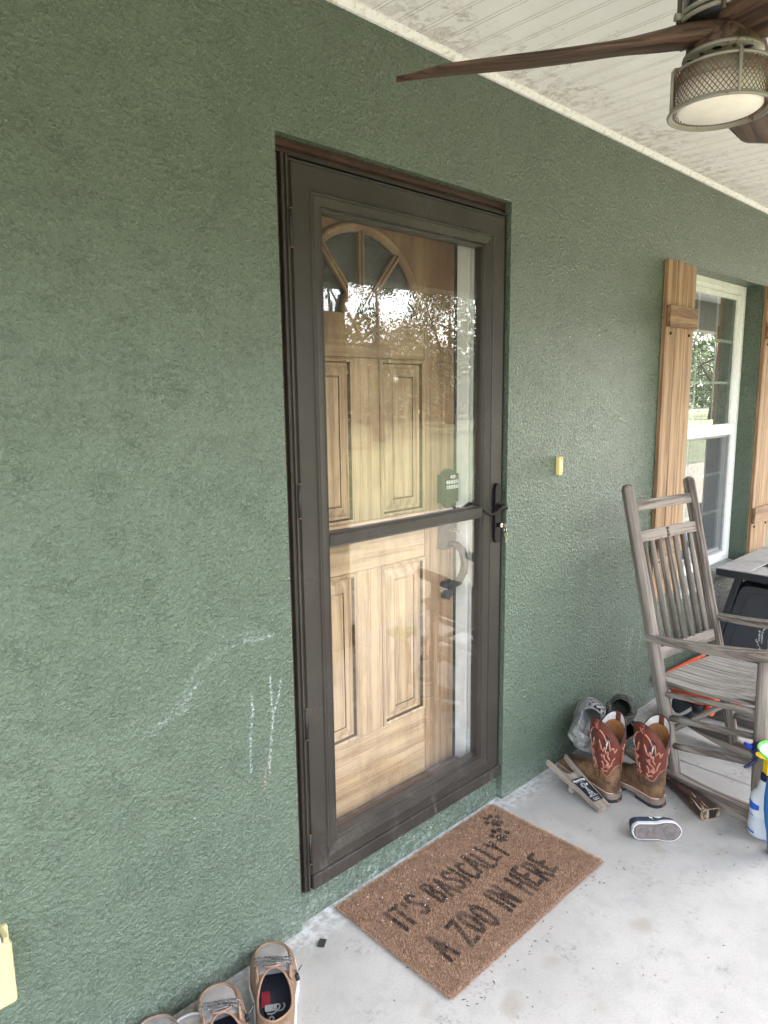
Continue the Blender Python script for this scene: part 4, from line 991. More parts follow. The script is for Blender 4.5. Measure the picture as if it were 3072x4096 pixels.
def cowboy_boot(o, toe, label):
    t = thing('cowboy_boot', label, 'boot', M=frame((o[0], o[1], 0), Vector((toe[1], -toe[0], 0)).normalized(), Vector((toe[0], toe[1], 0)).normalized(), (0, 0, 1)), group='pair of cowboy boots')
    L = .292
    wt = endround([(0, .034), (.12, .036), (.35, .034), (.55, .043), (.72, .051), (.88, .049), (1, .046)], .10, .07)
    zf = lambda y: .004*max(0, (y-.20)/.09)**2
    mb = sole_mb(L, wt, .020, .036, .0035, zf=zf); obj('midsole', mb, M_SOLE, t, bevel=.002)
    mb = sole_mb(L, wt, .0, .0195, .0025, q0=0.0, q1=.31); hl = obj('heel', mb, M_SOLE, t, bevel=.002)
    mb = sole_mb(L, wt, -.0005, .0115, .0045, q0=0.0, q1=.325); obj('heel_tread', mb, M_TREAD, hl, bevel=.002)
    mb = sole_mb(L, wt, .004, .0195, .0035, q0=.50, q1=1.0, zf=zf); obj('front_tread', mb, M_TREAD, t, bevel=.002)
    mb = MB(); mb.box(-.0065, .0065, -.0062, -.0035, .003, .0125); obj('logo_tag', mb, plain('red_rubber_tag', (.16, .025, .02), .5), hl)
    mb = MB(); mb.box(-.003, .003, -.0066, -.0061, .0055, .0105); obj('logo_mark', mb, plain('faded_red_mark', (.32, .08, .06), .5), hl)
    mb = MB(); pts = []
    for k in range(49):
        q = .02+.96*(1-math.cos(math.pi*k/48))/2; pts.append((lin(wt, q)+.0015, q*L, .0365+zf(q*L)))
    pts = pts+[(-x, y, z) for x, y, z in pts[::-1]]; mb.tube(pts, .0022, 6, closed=True); obj('welt_stitching', mb, M_STIT2, t)
    ht = [(0, .040), (.02, .075), (.06, .098), (.12, .105), (.30, .105), (.42, .088), (.55, .062), (.75, .046), (.9, .036), (.97, .024), (1, .002)]
    d = Dome(L, wt, ht, .036, p=2.3, grow=-.001)
    obj('foot', d.mesh(), M_BRNL, t)
    # shaft
    NA = 72; lv = 22
    rx = [(.09, .040), (.13, .0415), (.18, .050), (.24, .057), (.36, .061)]; ry = [(.09, .056), (.13, .053), (.18, .058), (.24, .065), (.36, .069)]; cy = [(.09, .054), (.13, .055), (.18, .060), (.36, .062)]
    def S_(th, z, off=0.0):
        c_, s_ = math.cos(th), math.sin(th); a, b = lin(rx, z)+off, lin(ry, z)+off
        wr = .0016*math.sin(9*th+40*z)*max(0, 1-abs(z-.155)/.05)
        return (a*math.copysign(abs(c_)**.92, c_)*(1+wr*12), lin(cy, z)+b*math.copysign(abs(s_)**.92, s_), z)
    def top(th): return .228+.098*abs(math.cos(th))**.85
    def bound(th):
        bk = math.cos(th+math.pi/2); return .108+.046*max(0, bk)**6+.006*math.cos(6*th)
    rings = []
    zq = [k/lv for k in range(lv+1)]
    for q in zq: rings.append([S_(2*math.pi*i/NA, .082+(top(2*math.pi*i/NA)-.082)*q) for i in range(NA)])
    def mif(k, i):
        th = 2*math.pi*(i+.5)/NA; z = .082+(top(th)-.082)*(k+.5)/lv; return 1 if z < bound(th) else 0
    mb = MB(); mb.loft(rings, 0, True, True, mif=mif); obj('shaft', mb, [M_REDL, M_BRNL], t)
    rings = [[S_(2*math.pi*i/NA, top(2*math.pi*i/NA)-(top(2*math.pi*i/NA)-.100)*q, -.0035) for i in range(NA)] for q in zq]
    mb = MB(); mb.loft(rings, 0, True, True, mif=lambda k, i: 1 if k < 3 else 0); obj('lining', mb, [M_TANL, M_WHTL], t)
    mb = MB(); mb.tube([S_(2*math.pi*i/NA, top(2*math.pi*i/NA)+.0005, -.0016) for i in range(NA)], .0026, 6, closed=True); obj('collar_piping', mb, M_DKED, t)
    # side seams, pull tabs, pull holes, flame stitching
    for th in (0, math.pi):
        mb = MB(); mb.tube([S_(th, z, .0012) for z in np.linspace(.09, top(th)-.002, 14)], .0018, 6); obj('side_seam', mb, M_DKED, t)
        mb = MB(); rg = []
        for q in np.linspace(0, 1, 7):
            z = top(th)-.040+.040*q; z2 = min(z, top(th)); rg.append([S_(th+a, z2, .0028) for a in (-.16, -.05, .05, .16)])
        for q in np.linspace(0, 1, 6):
            z = top(th)+.004-.036*q; rg.append([S_(th+a, min(z, top(th)), -.0058) for a in (-.16, -.05, .05, .16)])
        mb.loft(rg, 0, True, False); pt_ = obj('pull_tab', mb, M_REDL, t, solid=(.002, 0, 0))
        mb = MB()
        for s2 in (-1, 1): mb.tube([S_(th+s2*.09, top(th)-.036, .0045), S_(th-s2*.09, top(th)-.014, .0045)], .0013, 5)
        obj('tab_stitch', mb, M_STIT, pt_)
    for th0 in (R(-38), R(218), R(38), R(142)):
        sg = 1 if math.cos(th0) > 0 else -1
        def tear(k, n_, sc_):
            a = 2*math.pi*k/n_; r_ = 1.0; return (math.sin(a)*.24*sc_*(1-.35*math.cos(a)), .034*sc_*math.cos(a))
        zc = .238
        mb = MB(); mb.tube([S_(th0+tear(k, 24, 1)[0], zc+tear(k, 24, 1)[1], .0008) for k in range(24)], .0024, 6, closed=True); hr = obj('pull_hole', mb, M_DKED, t)
        mb = MB(); pts = [S_(th0+tear(k, 24, .9)[0], zc+tear(k, 24, .9)[1], .0006) for k in range(24)]; cpt = S_(th0, zc, .0007)
        mb.add(pts+[cpt], [(k, (k+1) % 24, 24) for k in range(24)], 0, True)
        mb.tube([S_(th0+.05, zc+.018, .0012), S_(th0-.02, zc, .0016), S_(th0-.05, zc-.02, .0012)], [.001, .0028, .001], 6, mi=1); obj('hole_lining', mb, [plain('dark_hole_lining', (.05, .022, .016), .7), M_WHTL], hr)
    flames = [[(.10, .288), (.40, .276), (.62, .246), (.76, .252), (.86, .212), (1.05, .224), (1.18, .204), (1.40, .224)],
              [(.14, .250), (.30, .212), (.42, .204), (.50, .224), (.58, .196), (.74, .206), (.70, .186), (.92, .160)],
              [(.24, .188), (.34, .178), (.48, .190), (.46, .170), (.66, .162), (.84, .142)],
              [(.20, .160), (.36, .148), (.34, .130), (.52, .140), (.68, .156), (.66, .134), (.92, .150), (1.10, .174), (1.32, .180)],
              [(.12, .128), (.30, .116), (.50, .124), (.64, .118)]]
    mb = MB()
    for base, sg in ((0, -1), (0, 1), (math.pi, 1), (math.pi, -1)):
        for fl in flames:
            pts = []
            for (a0, z0_), (a1, z1_) in zip(fl[:-1], fl[1:]):
                for q in (0, .25, .5, .75):
                    a = a0+(a1-a0)*q; z = z0_+(z1_-z0_)*q+.004*math.sin(q*math.pi); th = base+sg*a
                    if z < top(th)-.006: pts.append(S_(th, z, .0012))
            if len(pts) > 2: mb.tube(pts, [.0006]+[.0031]*(len(pts)-2)+[.0006], 6)
    obj('flame_stitching', mb, M_STIT, t)
    mb = MB(); mb.tube([S_(2*math.pi*i/NA, bound(2*math.pi*i/NA)+.001, .0012) for i in range(NA)], .0013, 5, closed=True); obj('counter_stitching', mb, M_STIT, t)
    return t
cowboy_boot((2.345, -.322), (.27, .963), 'red and brown cowboy boot standing next to the wooden bootjack')
cowboy_boot((2.433, -.458), (.22, .975), 'red and brown cowboy boot nearer the camera, in front of the gunstock toy')

# ------------------------------------------------------------------ bootjack
bj_o = Vector((2.247, -.322, .0135)); bj_y = (Vector((2.320, -.062, .088))-bj_o)
BJ = axes(bj_o, bj_y)
jack = thing('bootjack', 'weathered wooden bootjack with a forked end and black printed label', 'bootjack', M=BJ)
LJ = bj_y.length
M_JACK = wood('grey_tan_bootjack_wood', (.29, .24, .185), (.105, .08, .06), 'y', .75, 80, 8, .05, .5, (.33, .62), grey=(.27, .25, .225))
half = [(.0285, 0), (.030, .05), (.034, .11), (.043, .17), (.053, LJ-.006), (.048, LJ), (.042, LJ-.004), (.030, .205), (.024, .192), (.012, .184)]
poly = half+[(0, .182)]+[(-x, y) for x, y in half[::-1]]
mb = MB(); mb.prism(poly, -.009, .009, 'z'); obj('plank', mb, M_JACK, jack, bevel=.003)
mb = MB(); mb.box(-.030, .030, .135, .157, -.0445, -.0092); obj('support_block', mb, M_JACK, jack, bevel=.002)
M_LAB = plain('black_label', (.012, .014, .018), .35, (.022, .024, .028), 20)
mb = MB(); mb.prism([(-.026, .035), (.026, .035), (.029, .155), (-.029, .155)], .0091, .0098, 'z'); lab = obj('label', mb, M_LAB, jack, bevel=.0002)
mb = MB(); Tz = lambda x, y: Matrix.Translation((x, y, .0100))
text_mb('Rural King', .0125, .0001, Tz(0, .139), mb, bold=.0004)
text_mb("America's Farm and Home Store", .0034, .0001, Tz(0, .1335), mb)
text_mb('shop online at', .0052, .0001, Tz(0, .0475), mb); text_mb('ruralking.com', .0052, .0001, Tz(0, .0405), mb)
obj('lettering', mb, M_WHITEP, lab)
mb = MB(); hz = .0101
def ln2(a, b, w_): mb.tube([(a[0], a[1], hz), (b[0], b[1], hz)], w_, 4, flat=.1, up=(0, 0, 1))
wc = (-.001, .1155)
for k in range(14):
    a = 2*math.pi*k/14; a2 = a+.20
    mb.add([(wc[0]+.003*math.cos(a), wc[1]+.003*math.sin(a), hz), (wc[0]+.0125*math.cos(a), wc[1]+.0125*math.sin(a), hz), (wc[0]+.0125*math.cos(a2), wc[1]+.0125*math.sin(a2), hz)], [(0, 1, 2)])
ln2((wc[0]+.002, wc[1]), (.016, .1155), .0005); mb.add([(.014, .119, hz), (.020, .121, hz), (.0185, .1155, hz), (.020, .111, hz), (.014, .1125, hz)], [(0, 4, 3, 2, 1)])
ln2((-.0025, .106), (-.0125, .061), .0008); ln2((.0005, .106), (.0105, .061), .0008); ln2((-.001, .104), (-.001, .061), .0004)
zs = [.098, .088, .076, .061]
for i, z in enumerate(zs[:-1]):
    def hw(q): return .0015+.010*(.106-q)/.045
    ln2((-.001-hw(z), z), (-.001+hw(zs[i+1]), zs[i+1]), .0004); ln2((-.001+hw(z), z), (-.001-hw(zs[i+1]), zs[i+1]), .0004); ln2((-.001-hw(z), z), (-.001+hw(z), z), .0004)
ln2((-.022, .0595), (.020, .0595), .0010)
obj('windmill_print', mb, M_WHITEP, lab)

# ------------------------------------------------------------------ clogs
def marble(name, a, b, c2, sc_=18):
    g = NT(name); c = g.objc(); n1 = g.noise(g.sc(c, (1, .45, 1)), sc_, 5, .6, 1.6); n2 = g.noise(c, sc_*1.8, 3, .5, 1.0)
    col = g.mix(g.mr(n1, .42, .58), a, b); col = g.mix(g.mr(n2, .56, .64), col, c2)
    return g.set(col, .6, 0.0, g.bump(g.noise(c, 200, 2), .15, .001))
M_CLG = marble('grey_marbled_foam', (.215, .205, .195), (.13, .127, .122), (.30, .29, .275)); M_CLGD = marble('grey_clog_sole', (.10, .10, .097), (.17, .165, .158), (.26, .25, .24))
M_CAM = marble('camouflage_foam', (.075, .085, .062), (.040, .042, .036), (.15, .15, .12), 26); M_CAMD = marble('dark_camouflage_foam', (.04, .046, .036), (.024, .025, .022), (.09, .09, .075), 26)
M_HOLE = plain('dark_hole', (.012, .012, .012), .8)
def clog(M, label, m1, m2, group, strap=False, square=False):
    t = thing('foam_clog', label, 'clog', M=M, group=group); L = .275
    wt = endround([(0, .040), (.15, .043), (.40, .043), (.65, .054), (.82, .056), (1, .046)], .13, .22)
    mb = sole_mb(L, wt, .0, .028, .004); obj('sole', mb, m2, t, bevel=.005)
    for k in range(5):
        pass
    ht = [(0, .010), (.03, .040), (.10, .048), (.30, .052), (.45, .078), (.58, .076), (.75, .060), (.90, .038), (1, .003)]
    d = Dome(L, wt, ht, .026, p=2.5, grow=.001)
    cut = lambda c: (((c[0])/.036)**2+((c[1]-.080)/.070)**2 < 1) or (c[1] < .128 and c[2] > .060+.10*max(0, c[1]-.085))
    obj('upper', d.mesh(cut), m1, t, solid=(.005, -1, 0))
    mb = MB(); pts = []
    for k in range(25):
        u = -1+2*k/24; p_ = d.pt(u*.90, .128); pts.append(p_)
    mb.tube(pts, .0035, 8); obj('collar', mb, m2, t)
    mb = MB(); wi = [(q, max(0, w_-.006)) for q, w_ in wt]; sole_mb(L, wi, .0285, .031, -.002, mb=mb); obj('footbed', mb, m1, t)
    if square: hl = [(-.026, .165), (.0, .165), (.026, .165), (-.015, .190), (.015, .190)]
    else: hl = [(-.030, .150), (-.010, .150), (.012, .150), (.032, .150), (-.022, .171), (0, .171), (.022, .171), (-.030, .192), (-.010, .192), (.012, .192), (.032, .192), (-.018, .212), (.004, .212), (.024, .212)]
    for x, y in hl:
        p_ = Vector(d.at(x, y)); e = .002; nx = Vector(d.at(x+e, y))-p_; ny = Vector(d.at(x, y+e))-p_; nn = nx.cross(ny).normalized()
        r_ = .0055 if not square else .007
        mb = MB(); q = [p_+nn*.0012+(nx.normalized()*math.cos(a)+ny.normalized()*math.sin(a))*r_ for a in [2*math.pi*i/(4 if square else 12)+(.78 if square else 0) for i in range(4 if square else 12)]]
        q2 = [v_-nn*.006 for v_ in q]; mb.loft([[tuple(v_) for v_ in q2], [tuple(v_) for v_ in q]], 0, False, True, True, True); obj('vent_hole', mb, M_HOLE, t)
    if strap:
        mb = MB(); pts = [(.052*math.cos(a), .125-.105*math.sin(a), .062+.012*math.sin(a)) for a in [math.pi*k/24 for k in range(25)]]
        mb.tube(pts, .009, 8, flat=.35, up=(0, 0, 1)); obj('heel_strap', mb, m2, t)
    return t
GC = 'grey marbled foam clogs'; GM = 'camouflage foam clogs'
clog(axes((2.350, -.135, .165), (.25, .080, .050), (-.22, -.60, .78)), 'grey marbled foam clog tipped toe up on top of another clog against the wall', M_CLG, M_CLGD, GC)
clog(axes((2.455, -.10, .088), (.20, .05, -.030), (-.35, -.25, .9)), 'darker grey foam clog lying underneath the tipped grey clog', M_CLGD, M_CLGD, GC)
clog(axes((2.555, -.165, .155), (.24, .06, .005), (-.30, -.35, .88)), 'camouflage foam clog with heel strap on top, between the cowboy boots and wall', M_CAM, M_CAMD, GM, True, True)
clog(axes((2.575, -.165, .060), (.225, .03, -.022), (-.30, -.25, .9)), 'camouflage foam clog lying beneath the other camouflage clog', M_CAMD, M_CAMD, GM, False, False)
# ------------------------------------------------------------------ slip-on shoes in the near left corner
M_TANU = plain('tan_leather_upper', (.190, .120, .075), .55, (.140, .085, .052), 14, bump=.25, bscale=90)
def glit(name, a, b):
    g = NT(name); c = g.objc(); sp = g.n('TexVoronoi', {'Vector': c, 'Scale': 420.0}).outputs[0]
    col = g.mix(g.mr(g.noise(c, 20, 4), .35, .65), a, b); col = g.mix(g.mr(sp, .10, .22, .75, 0), col, (.72, .70, .68))
    return g.set(col, .55, 0.0, g.bump(g.noise(c, 500, 3), .5, .001))
M_GLIT = glit('grey_dusty_canvas', (.27, .245, .23), (.19, .17, .16)); M_GREYC = glit('grey_worn_canvas', (.24, .22, .205), (.16, .15, .14))
M_RIMT = plain('tan_piping', (.25, .145, .098), .6, (.19, .105, .07), 40)
M_NAVYL = plain('navy_lining', (.020, .022, .030), .8, (.012, .013, .018), 150, bump=.3, bscale=500)
M_WSOLE = plain('white_foam_sole', (.66, .66, .66), .5, (.52, .51, .50), 25)
M_LACE = plain('black_speckled_lace', (.015, .015, .015), .7, (.35, .34, .33), 420, lo=.52, hi=.60)
M_REDP = plain('red_insole_patch', (.24, .018, .03), .7); M_GREYP = plain('grey_insole_print', (.30, .31, .32), .7)
def slip_on(o, toe, label, vamp, side, group, dressed=True, scale=1.0, mirror=1):
    tv = Vector((toe[0], toe[1], 0)).normalized()
    t = thing('slip_on_shoe', label, 'shoe', M=frame((o[0], o[1], 0), (tv.y*scale, -tv.x*scale, 0), (tv.x*scale, tv.y*scale, 0), (0, 0, scale)), group=group)
    L = .298; wt = endround([(0, .040), (.15, .044), (.40, .048), (.66, .060), (.82, .058), (1, .046)], .10, .19)
    xo = lambda q: mirror*.006*math.sin(q*math.pi)
    mb = sole_mb(L, wt, .0, .024, .006, xo=xo); obj('sole', mb, M_WSOLE, t, bevel=.004)
    ht = [(0, .030), (.02, .048), (.08, .052), (.25, .046), (.45, .050), (.58, .060), (.68, .060), (.80, .056), (.90, .050), (.96, .042), (1, .012)]
    d = Dome(L, wt, ht, .020, xo=xo, p=3.4, grow=.002)
    hole = ell(0, .098, .043, .077)
    cut = lambda c: hole((c[0]-xo(c[1]/L), c[1]))
    def moc(c):
        x = c[0]-xo(c[1]/L); return 1 if c[1] > .165 and c[1] < .274 and abs(x) < min(.046, .046*math.sqrt(max(0, 1-max(0, (c[1]-.225)/.049)**2))) else 0
    up = d.mesh(cut, 60, 120, mif=moc); obj('upper', up, [side, vamp, M_NAVYL], t, solid=(.0035, -1, 2, 0))
    # collar piping following the opening, dipping heel and raised corners by the laces
    pts = []
    for k in range(64):
        a = 2*math.pi*k/64; y = .098+.077*math.sin(a); x = .043*math.cos(a)+xo(y/L); p_ = d.at(x, y); pts.append((p_[0], p_[1], p_[2]+.0005))
    mb = MB(); mb.tube(pts, .0028, 8, closed=True); obj('collar_piping', mb, M_RIMT, t)
    mb = MB(); sole_mb(L, [(q, max(0, w_-.004)) for q, w_ in wt], .022, .026, -.004, xo=xo, mb=mb, q0=.0, q1=.72); ins = obj('insole', mb, M_NAVYL, t)
    # raised moccasin seam
    seam = [(-.046, .170), (-.046, .225)]+[(-.046*math.cos(a), .225+.049*math.sin(a)) for a in [math.pi*k/22 for k in range(1, 22)]]+[(.046, .225), (.046, .170)]
    mb = MB(); mb.tube([(lambda p_: (p_[0], p_[1], p_[2]+.0015))(d.at(x+xo(y/L), y)) for x, y in seam], .0040, 8); obj('moccasin_seam', mb, side, t)
    # tongue and collar corners
    mb = MB(); rg = []
    for k in range(9):
        q = k/8; y = .200-.044*q; rg.append([(x*(1-.15*q)+xo(y/L), y+.014*(abs(x)/.030)**2*q, d.at(x*.9, max(y, .165))[2]+.0025+.020*q*q-.006*(abs(x)/.03)**2) for x in (-.030, -.020, -.008, .008, .020, .030)])
    mb.loft(rg, 0, True, False); tg = obj('tongue', mb, [vamp], t, solid=(.003, 0, 0)); 
    ed = [(p_[0], p_[1], p_[2]+.0005) for p_ in rg[-1]]; mb = MB(); mb.tube(ed, .0024, 8); obj('tongue_edge', mb, M_RIMT, tg)
    for sx in (-1, 1):
        mb = MB(); x0 = sx*.036
        b = [Vector(d.at(sx*.0475+xo(.15/L), .146)), Vector(d.at(sx*.050+xo(.18/L), .172)), Vector(d.at(sx*.050+xo(.2/L), .190))]; apx = Vector((sx*.043+xo(.17/L), .166, d.z0+.074))
        rg2 = []
        for q in np.linspace(0, 1, 7):
            base = b[0].lerp(b[1], q*2) if q < .5 else b[1].lerp(b[2], q*2-1)
            topz = apx.z-abs(q-.45)*.045-.002; tp = Vector((base.x-sx*.007, base.y, max(base.z+.001, topz)))
            rg2.append([tuple(base), tuple(base.lerp(tp, .5)+Vector((sx*.001, 0, 0))), tuple(tp)])
        mb.loft(rg2, 0, True, False); cr = obj('lace_flap', mb, [side, M_NAVYL], t, solid=(.003, 0, 0))
        mb = MB(); mb.tube([p_[2] for p_ in rg2], .0022, 8); obj('flap_edge', mb, M_RIMT, cr)
    if dressed:
        for y, lift in ((.200, .001), (.187, .005), (.174, .011)):
            pts = []
            for k in range(13):
                x = -.050+.100*k/12; q = 1-(x/.050)**2
                pts.append((x+xo(y/L), y+.006*q-.010*(x/.050), max(d.at(x*.95, y)[2]+.004+lift*q, 0)+.012*(abs(x)/.050)**3))
            mb = MB(); mb.tube(pts, .0019, 6); obj('lace', mb, M_LACE, t)
        mb = MB(); mb.tube([(.054+xo(.6), .172, .066), (.060+xo(.6), .170, .055), (.067, .180, .052), (.079, .196, .054)], .0018, 6); obj('lace_end', mb, M_LACE, t)
        mb = MB(); mb.tube([(.058+xo(.6), .166, .058), (.061+xo(.6), .164, .044)], .0062, 10); obj('lace_toggle', mb, M_NAVYL, t)
        mb = MB(); mb.box(-.021, .021, -.005, .005, -.0006, .0006); M_ = Matrix.Translation((xo(.55), .1625, .0905)) @ Matrix.Rotation(R(-38), 4, 'X')
        M_ = Matrix.Translation((xo(.55), .1655, rg[-2][2][2]+.0040)) @ Matrix.Rotation(R(-28), 4, 'X')
        mb = MB(); mb.box(-.021, .021, -.0045, .0045, -.0004, .0006, M=M_); lb = obj('tongue_label', mb, M_NAVYL, tg)
        obj('label_lettering', text_mb('HOWITZER', .0078, .0001, M_ @ Matrix.Translation((0, -.0026, .0010)) , bold=.0002, sx=.98), M_WHITEP, lb)
        mb = MB(); mb.box(-.034, -.012, .112, .160, .0262, .0266, M=Matrix.Translation((xo(.4), 0, 0))); obj('insole_patch', mb, M_REDP, ins)
        mb = MB(); mb.box(-.026, .004, .098, .118, .0264, .0268, M=Matrix.Translation((xo(.4), 0, 0))); obj('insole_patch', mb, M_GREYP, ins)
        # script on the insole
        def cat(P):
            o_ = []
            for i in range(len(P)-1):
                a, b, c, e = P[max(i-1, 0)], P[i], P[i+1], P[min(i+2, len(P)-1)]
                for q in (0, .2, .4, .6, .8): o_.append(tuple(.5*(2*b[k]+(c[k]-a[k])*q+(2*a[k]-5*b[k]+4*c[k]-e[k])*q*q+(3*b[k]-a[k]-3*c[k]+e[k])*q**3) for k in (0, 1)))
            return o_+[P[-1]]
        def sw(pts, w_=.0022):
            pts = cat(pts); mbs.tube([(x+xo(.3), y, .0272) for x, y in pts], w_, 6, flat=.25, up=(0, 0, 1))
        mbs = MB()
        sw([(-.022, .050), (-.014, .058), (-.005, .074), (-.010, .082), (-.016, .070), (-.010, .048), (.0, .042), (.006, .052), (.0, .060), (-.008, .058)])
        sw([(.006, .052), (.012, .060), (.016, .070), (.010, .072), (.010, .060), (.018, .056), (.024, .064)])
        sw([(-.020, .092), (-.006, .090), (.008, .100), (.012, .112), (.004, .116), (-.004, .108), (.002, .098), (.016, .096), (.024, .106), (.022, .116)])
        obj('insole_script', mbs, M_GREYP, ins)
    return t
GS = 'slip-on shoes lined along the wall'
slip_on((.793, -.272), (.541, .841), 'tan slip-on shoe with grey dusty toe, nearest the doormat', M_GLIT, M_TANU, GS)
slip_on((.668, -.318), (.345, .94), 'tan slip-on shoe with grey dusty toe, close against the wall beside its mate', M_GLIT, M_TANU, GS, mirror=-1)
slip_on((.503, -.292), (.37, .93), 'brown and grey canvas shoe at the far left of the shoe row', M_GREYC, plain('brown_grey_canvas', (.17, .12, .095), .7, (.12, .085, .07), 30), GS, False)
t = slip_on((.585, -.352), (.30, .954), 'grey canvas shoe with metal eyelet, second from left in the shoe row', M_GREYC, M_GREYC, GS, False, mirror=-1)
for x in (-.022, .022):
    mb = MB(); mb.tube([(x+.005*math.cos(a), .172+.005*math.sin(a), .0865) for a in [2*math.pi*k/16 for k in range(16)]], .0013, 6, closed=True); obj('eyelet', mb, M_BLACKM, t)
mb = MB(); mb.box(-.014, .014, -.010, .010, .0008, .005, M=Matrix.Translation((1.090, -.080, 0)) @ Matrix.Rotation(R(35), 4, 'Z'))
tag(obj('rubber_chip', mb, plain('black_chip', (.03, .032, .024), .5), bevel=.001), 'small black rectangular chip lying on the concrete by the tan shoe', 'chip')

# ------------------------------------------------------------------ child's shoe lying on its side
kid = thing('child_shoe', "child's navy shoe with white stars lying on its side, sole outwards", 'shoe', M=axes((2.160, -.478, .0365), (.70, -.714, .0), (.72, .69, -.10)))
L = .168; wt = endround([(0, .0265), (.2, .0275), (.45, .0275), (.70, .0335), (.85, .0325), (1, .027)], .15, .22)
M_FOX = plain('white_rubber_foxing', (.66, .65, .63), .45, (.50, .48, .45), 35); M_OUT = plain('brown_grey_outsole', (.085, .066, .062), .6, (.11, .09, .084), 40)
M_NAVY = plain('navy_canvas', (.018, .030, .055), .75, (.028, .045, .075), 30, bump=.3, bscale=600)
mb = sole_mb(L, wt, .0, .018, .0012); obj('foxing', mb, M_FOX, kid, bevel=.003)
mb = sole_mb(L, wt, -.0018, .0, -.0012); ou = obj('outsole', mb, M_OUT, kid, bevel=.0006)
mb = MB()
for j in range(40):
    for i in range(16):
        y = .012+j*.0040; x = -.036+i*.0048+(.0024 if j % 2 else 0); q = y/L
        if q > .97 or abs(x) > lin(wt, q)-.0060: continue
        hx_ = circ(.0019, 6, x, y, R(30)); n_ = 6
        mb.add([(a, b, -.0017) for a, b in hx_]+[(x+(a-x)*.75, y+(b-y)*.75, -.0032) for a, b in hx_], [(5, 4, 3, 2, 1, 0)[::-1]]+[tuple(range(6, 12))]+[(i_, (i_+1) % 6, 6+(i_+1) % 6, 6+i_) for i_ in range(6)])
obj('tread_stud', mb, plain('worn_tread_stud', (.13, .108, .10), .55, (.22, .19, .175), 50), ou, kind='stuff')
for c_, r_, a0, a1 in (((.0, .128), .0215, 200, 330), ((0, .035), .017, 20, 160)):
    mb = MB(); mb.tube([(c_[0]+r_*math.cos(R(a)), c_[1]+r_*math.sin(R(a)), -.0025) for a in np.linspace(a0, a1, 14)], .0022, 6, flat=.6, up=(0, 0, 1)); obj('tread_ridge', mb, M_OUT, ou)
ht = [(0, .024), (.04, .046), (.25, .052), (.5, .050), (.65, .040), (.85, .026), (1, .002)]
d = Dome(L, wt, ht, .016, p=3.2, grow=.0022)
obj('upper', d.mesh(ell(0, .055, .020, .040)), [M_NAVY], kid, solid=(.002, -1, 0))
mb = MB()
def star(cx, cy, r_):
    pts = []
    for k in range(10):
        rr = r_ if k % 2 == 0 else r_*.45; a = math.pi*k/5+.3; pts.append((cx+rr*math.cos(a), cy+rr*math.sin(a)))
    return pts
def on_side(p_, off=.0009):
    u_, y = p_; q = d.pt(u_/.035, y); c = Vector((0, y, .02)); v_ = Vector(q); n_ = (v_-c).normalized(); return tuple(v_+n_*off)
for cx, cy, r_ in ((.0265, .075, .0085), (.010, .062, .005)):
    st = star(cx, cy, r_); mb.add([on_side(p_) for p_ in st]+[on_side((cx, cy), .0012)], [(k, (k+1) % 10, 10) for k in range(10)])
st = [(.0250+.0075*math.cos(a)*(.6+.4*math.cos(a)), .1+.014*math.sin(a)) for a in [2*math.pi*k/16 for k in range(16)]]
mb.add([on_side(p_) for p_ in st]+[on_side((.025, .1), .0014)], [(k, (k+1) % 16, 16) for k in range(16)])
obj('star_patch', mb, M_WHITEP, kid)
mb = MB(); mb.box(-.012, .012, -.0032, -.0016, .004, .016); obj('heel_label', mb, plain('grey_heel_label', (.20, .21, .23), .5), kid)

# ------------------------------------------------------------------ chipped gunstock toy
so_ = Vector((2.4825, -.6165, .0205)); sy_ = Vector((.525, .851, .02))
stk = thing('toy_gunstock', 'chipped dark brown wooden gunstock toy with black trigger guard lying by the chair rocker', 'toy gun', M=axes(so_, sy_))
g = NT('chipped_brown_varnish'); c = g.objc()
ch = g.math('MULTIPLY', g.mr(g.noise(g.sc(c, (1, .28, 1)), 95, 5, .75), .60, .66), g.mr(g.n('SeparateXYZ', {0: c}).outputs[1], .02, .22, 1, .35))
M_STK = g.set(g.mix(ch, (.030, .014, .012), (.36, .25, .16)), g.mix(ch, (.3, .3, .3), (.8, .8, .8)), 0.0, g.bump(g.noise(c, 60, 4), .3, .002))
M_STKE = wood('frayed_end_grain', (.30, .23, .155), (.016, .012, .010), 'z', .9, 120, 14, .2, .8, (.52, .60))
rings = []
prof = [(0, .0400, .0195, 0), (.004, .041, .0205, 0), (.05, .0395, .0205, 0), (.10, .034, .0200, -.002), (.145, .0255, .0185, -.006), (.18, .0195, .017, -.010), (.205, .0175, .0165, -.012), (.24, .021, .0165, -.010), (.30, .021, .016, -.008), (.34, .019, .015, -.008)]
for y, w_, h_, xc in prof:
    rings.append([(xc+w_*math.copysign(abs(math.cos(a))**.45, math.cos(a)), y, h_*math.copysign(abs(math.sin(a))**.55, math.sin(a))) for a in [2*math.pi*k/28 for k in range(28)]])
mb = MB(); mb.loft(rings, 0, True, True, False, True); obj('stock', mb, M_STK, stk)
mb = MB(); r0 = [(x*.97, -.0006-.001*random.random(), z*.95) for x, y, z in rings[0]]; mb.add(r0, [tuple(range(28))]); be = obj('butt_end', mb, M_STKE, stk)
mb = MB(); mb.tube(rings[0], .0022, 6, closed=True); obj('frayed_rim', mb, plain('raw_splintered_wood', (.27, .20, .13), .9, (.12, .08, .05), 160), stk)
mb = MB()
for k in range(26):
    x = random.uniform(-.042, .0); z = .0205; y = random.uniform(-.006, .05)*random.random(); l_ = random.uniform(.006, .022)
    mb.tube([(x, y, z), (x+random.uniform(-.002, .002), y+l_, z+random.uniform(-.001, .003))], [.0009, .0002], 4)
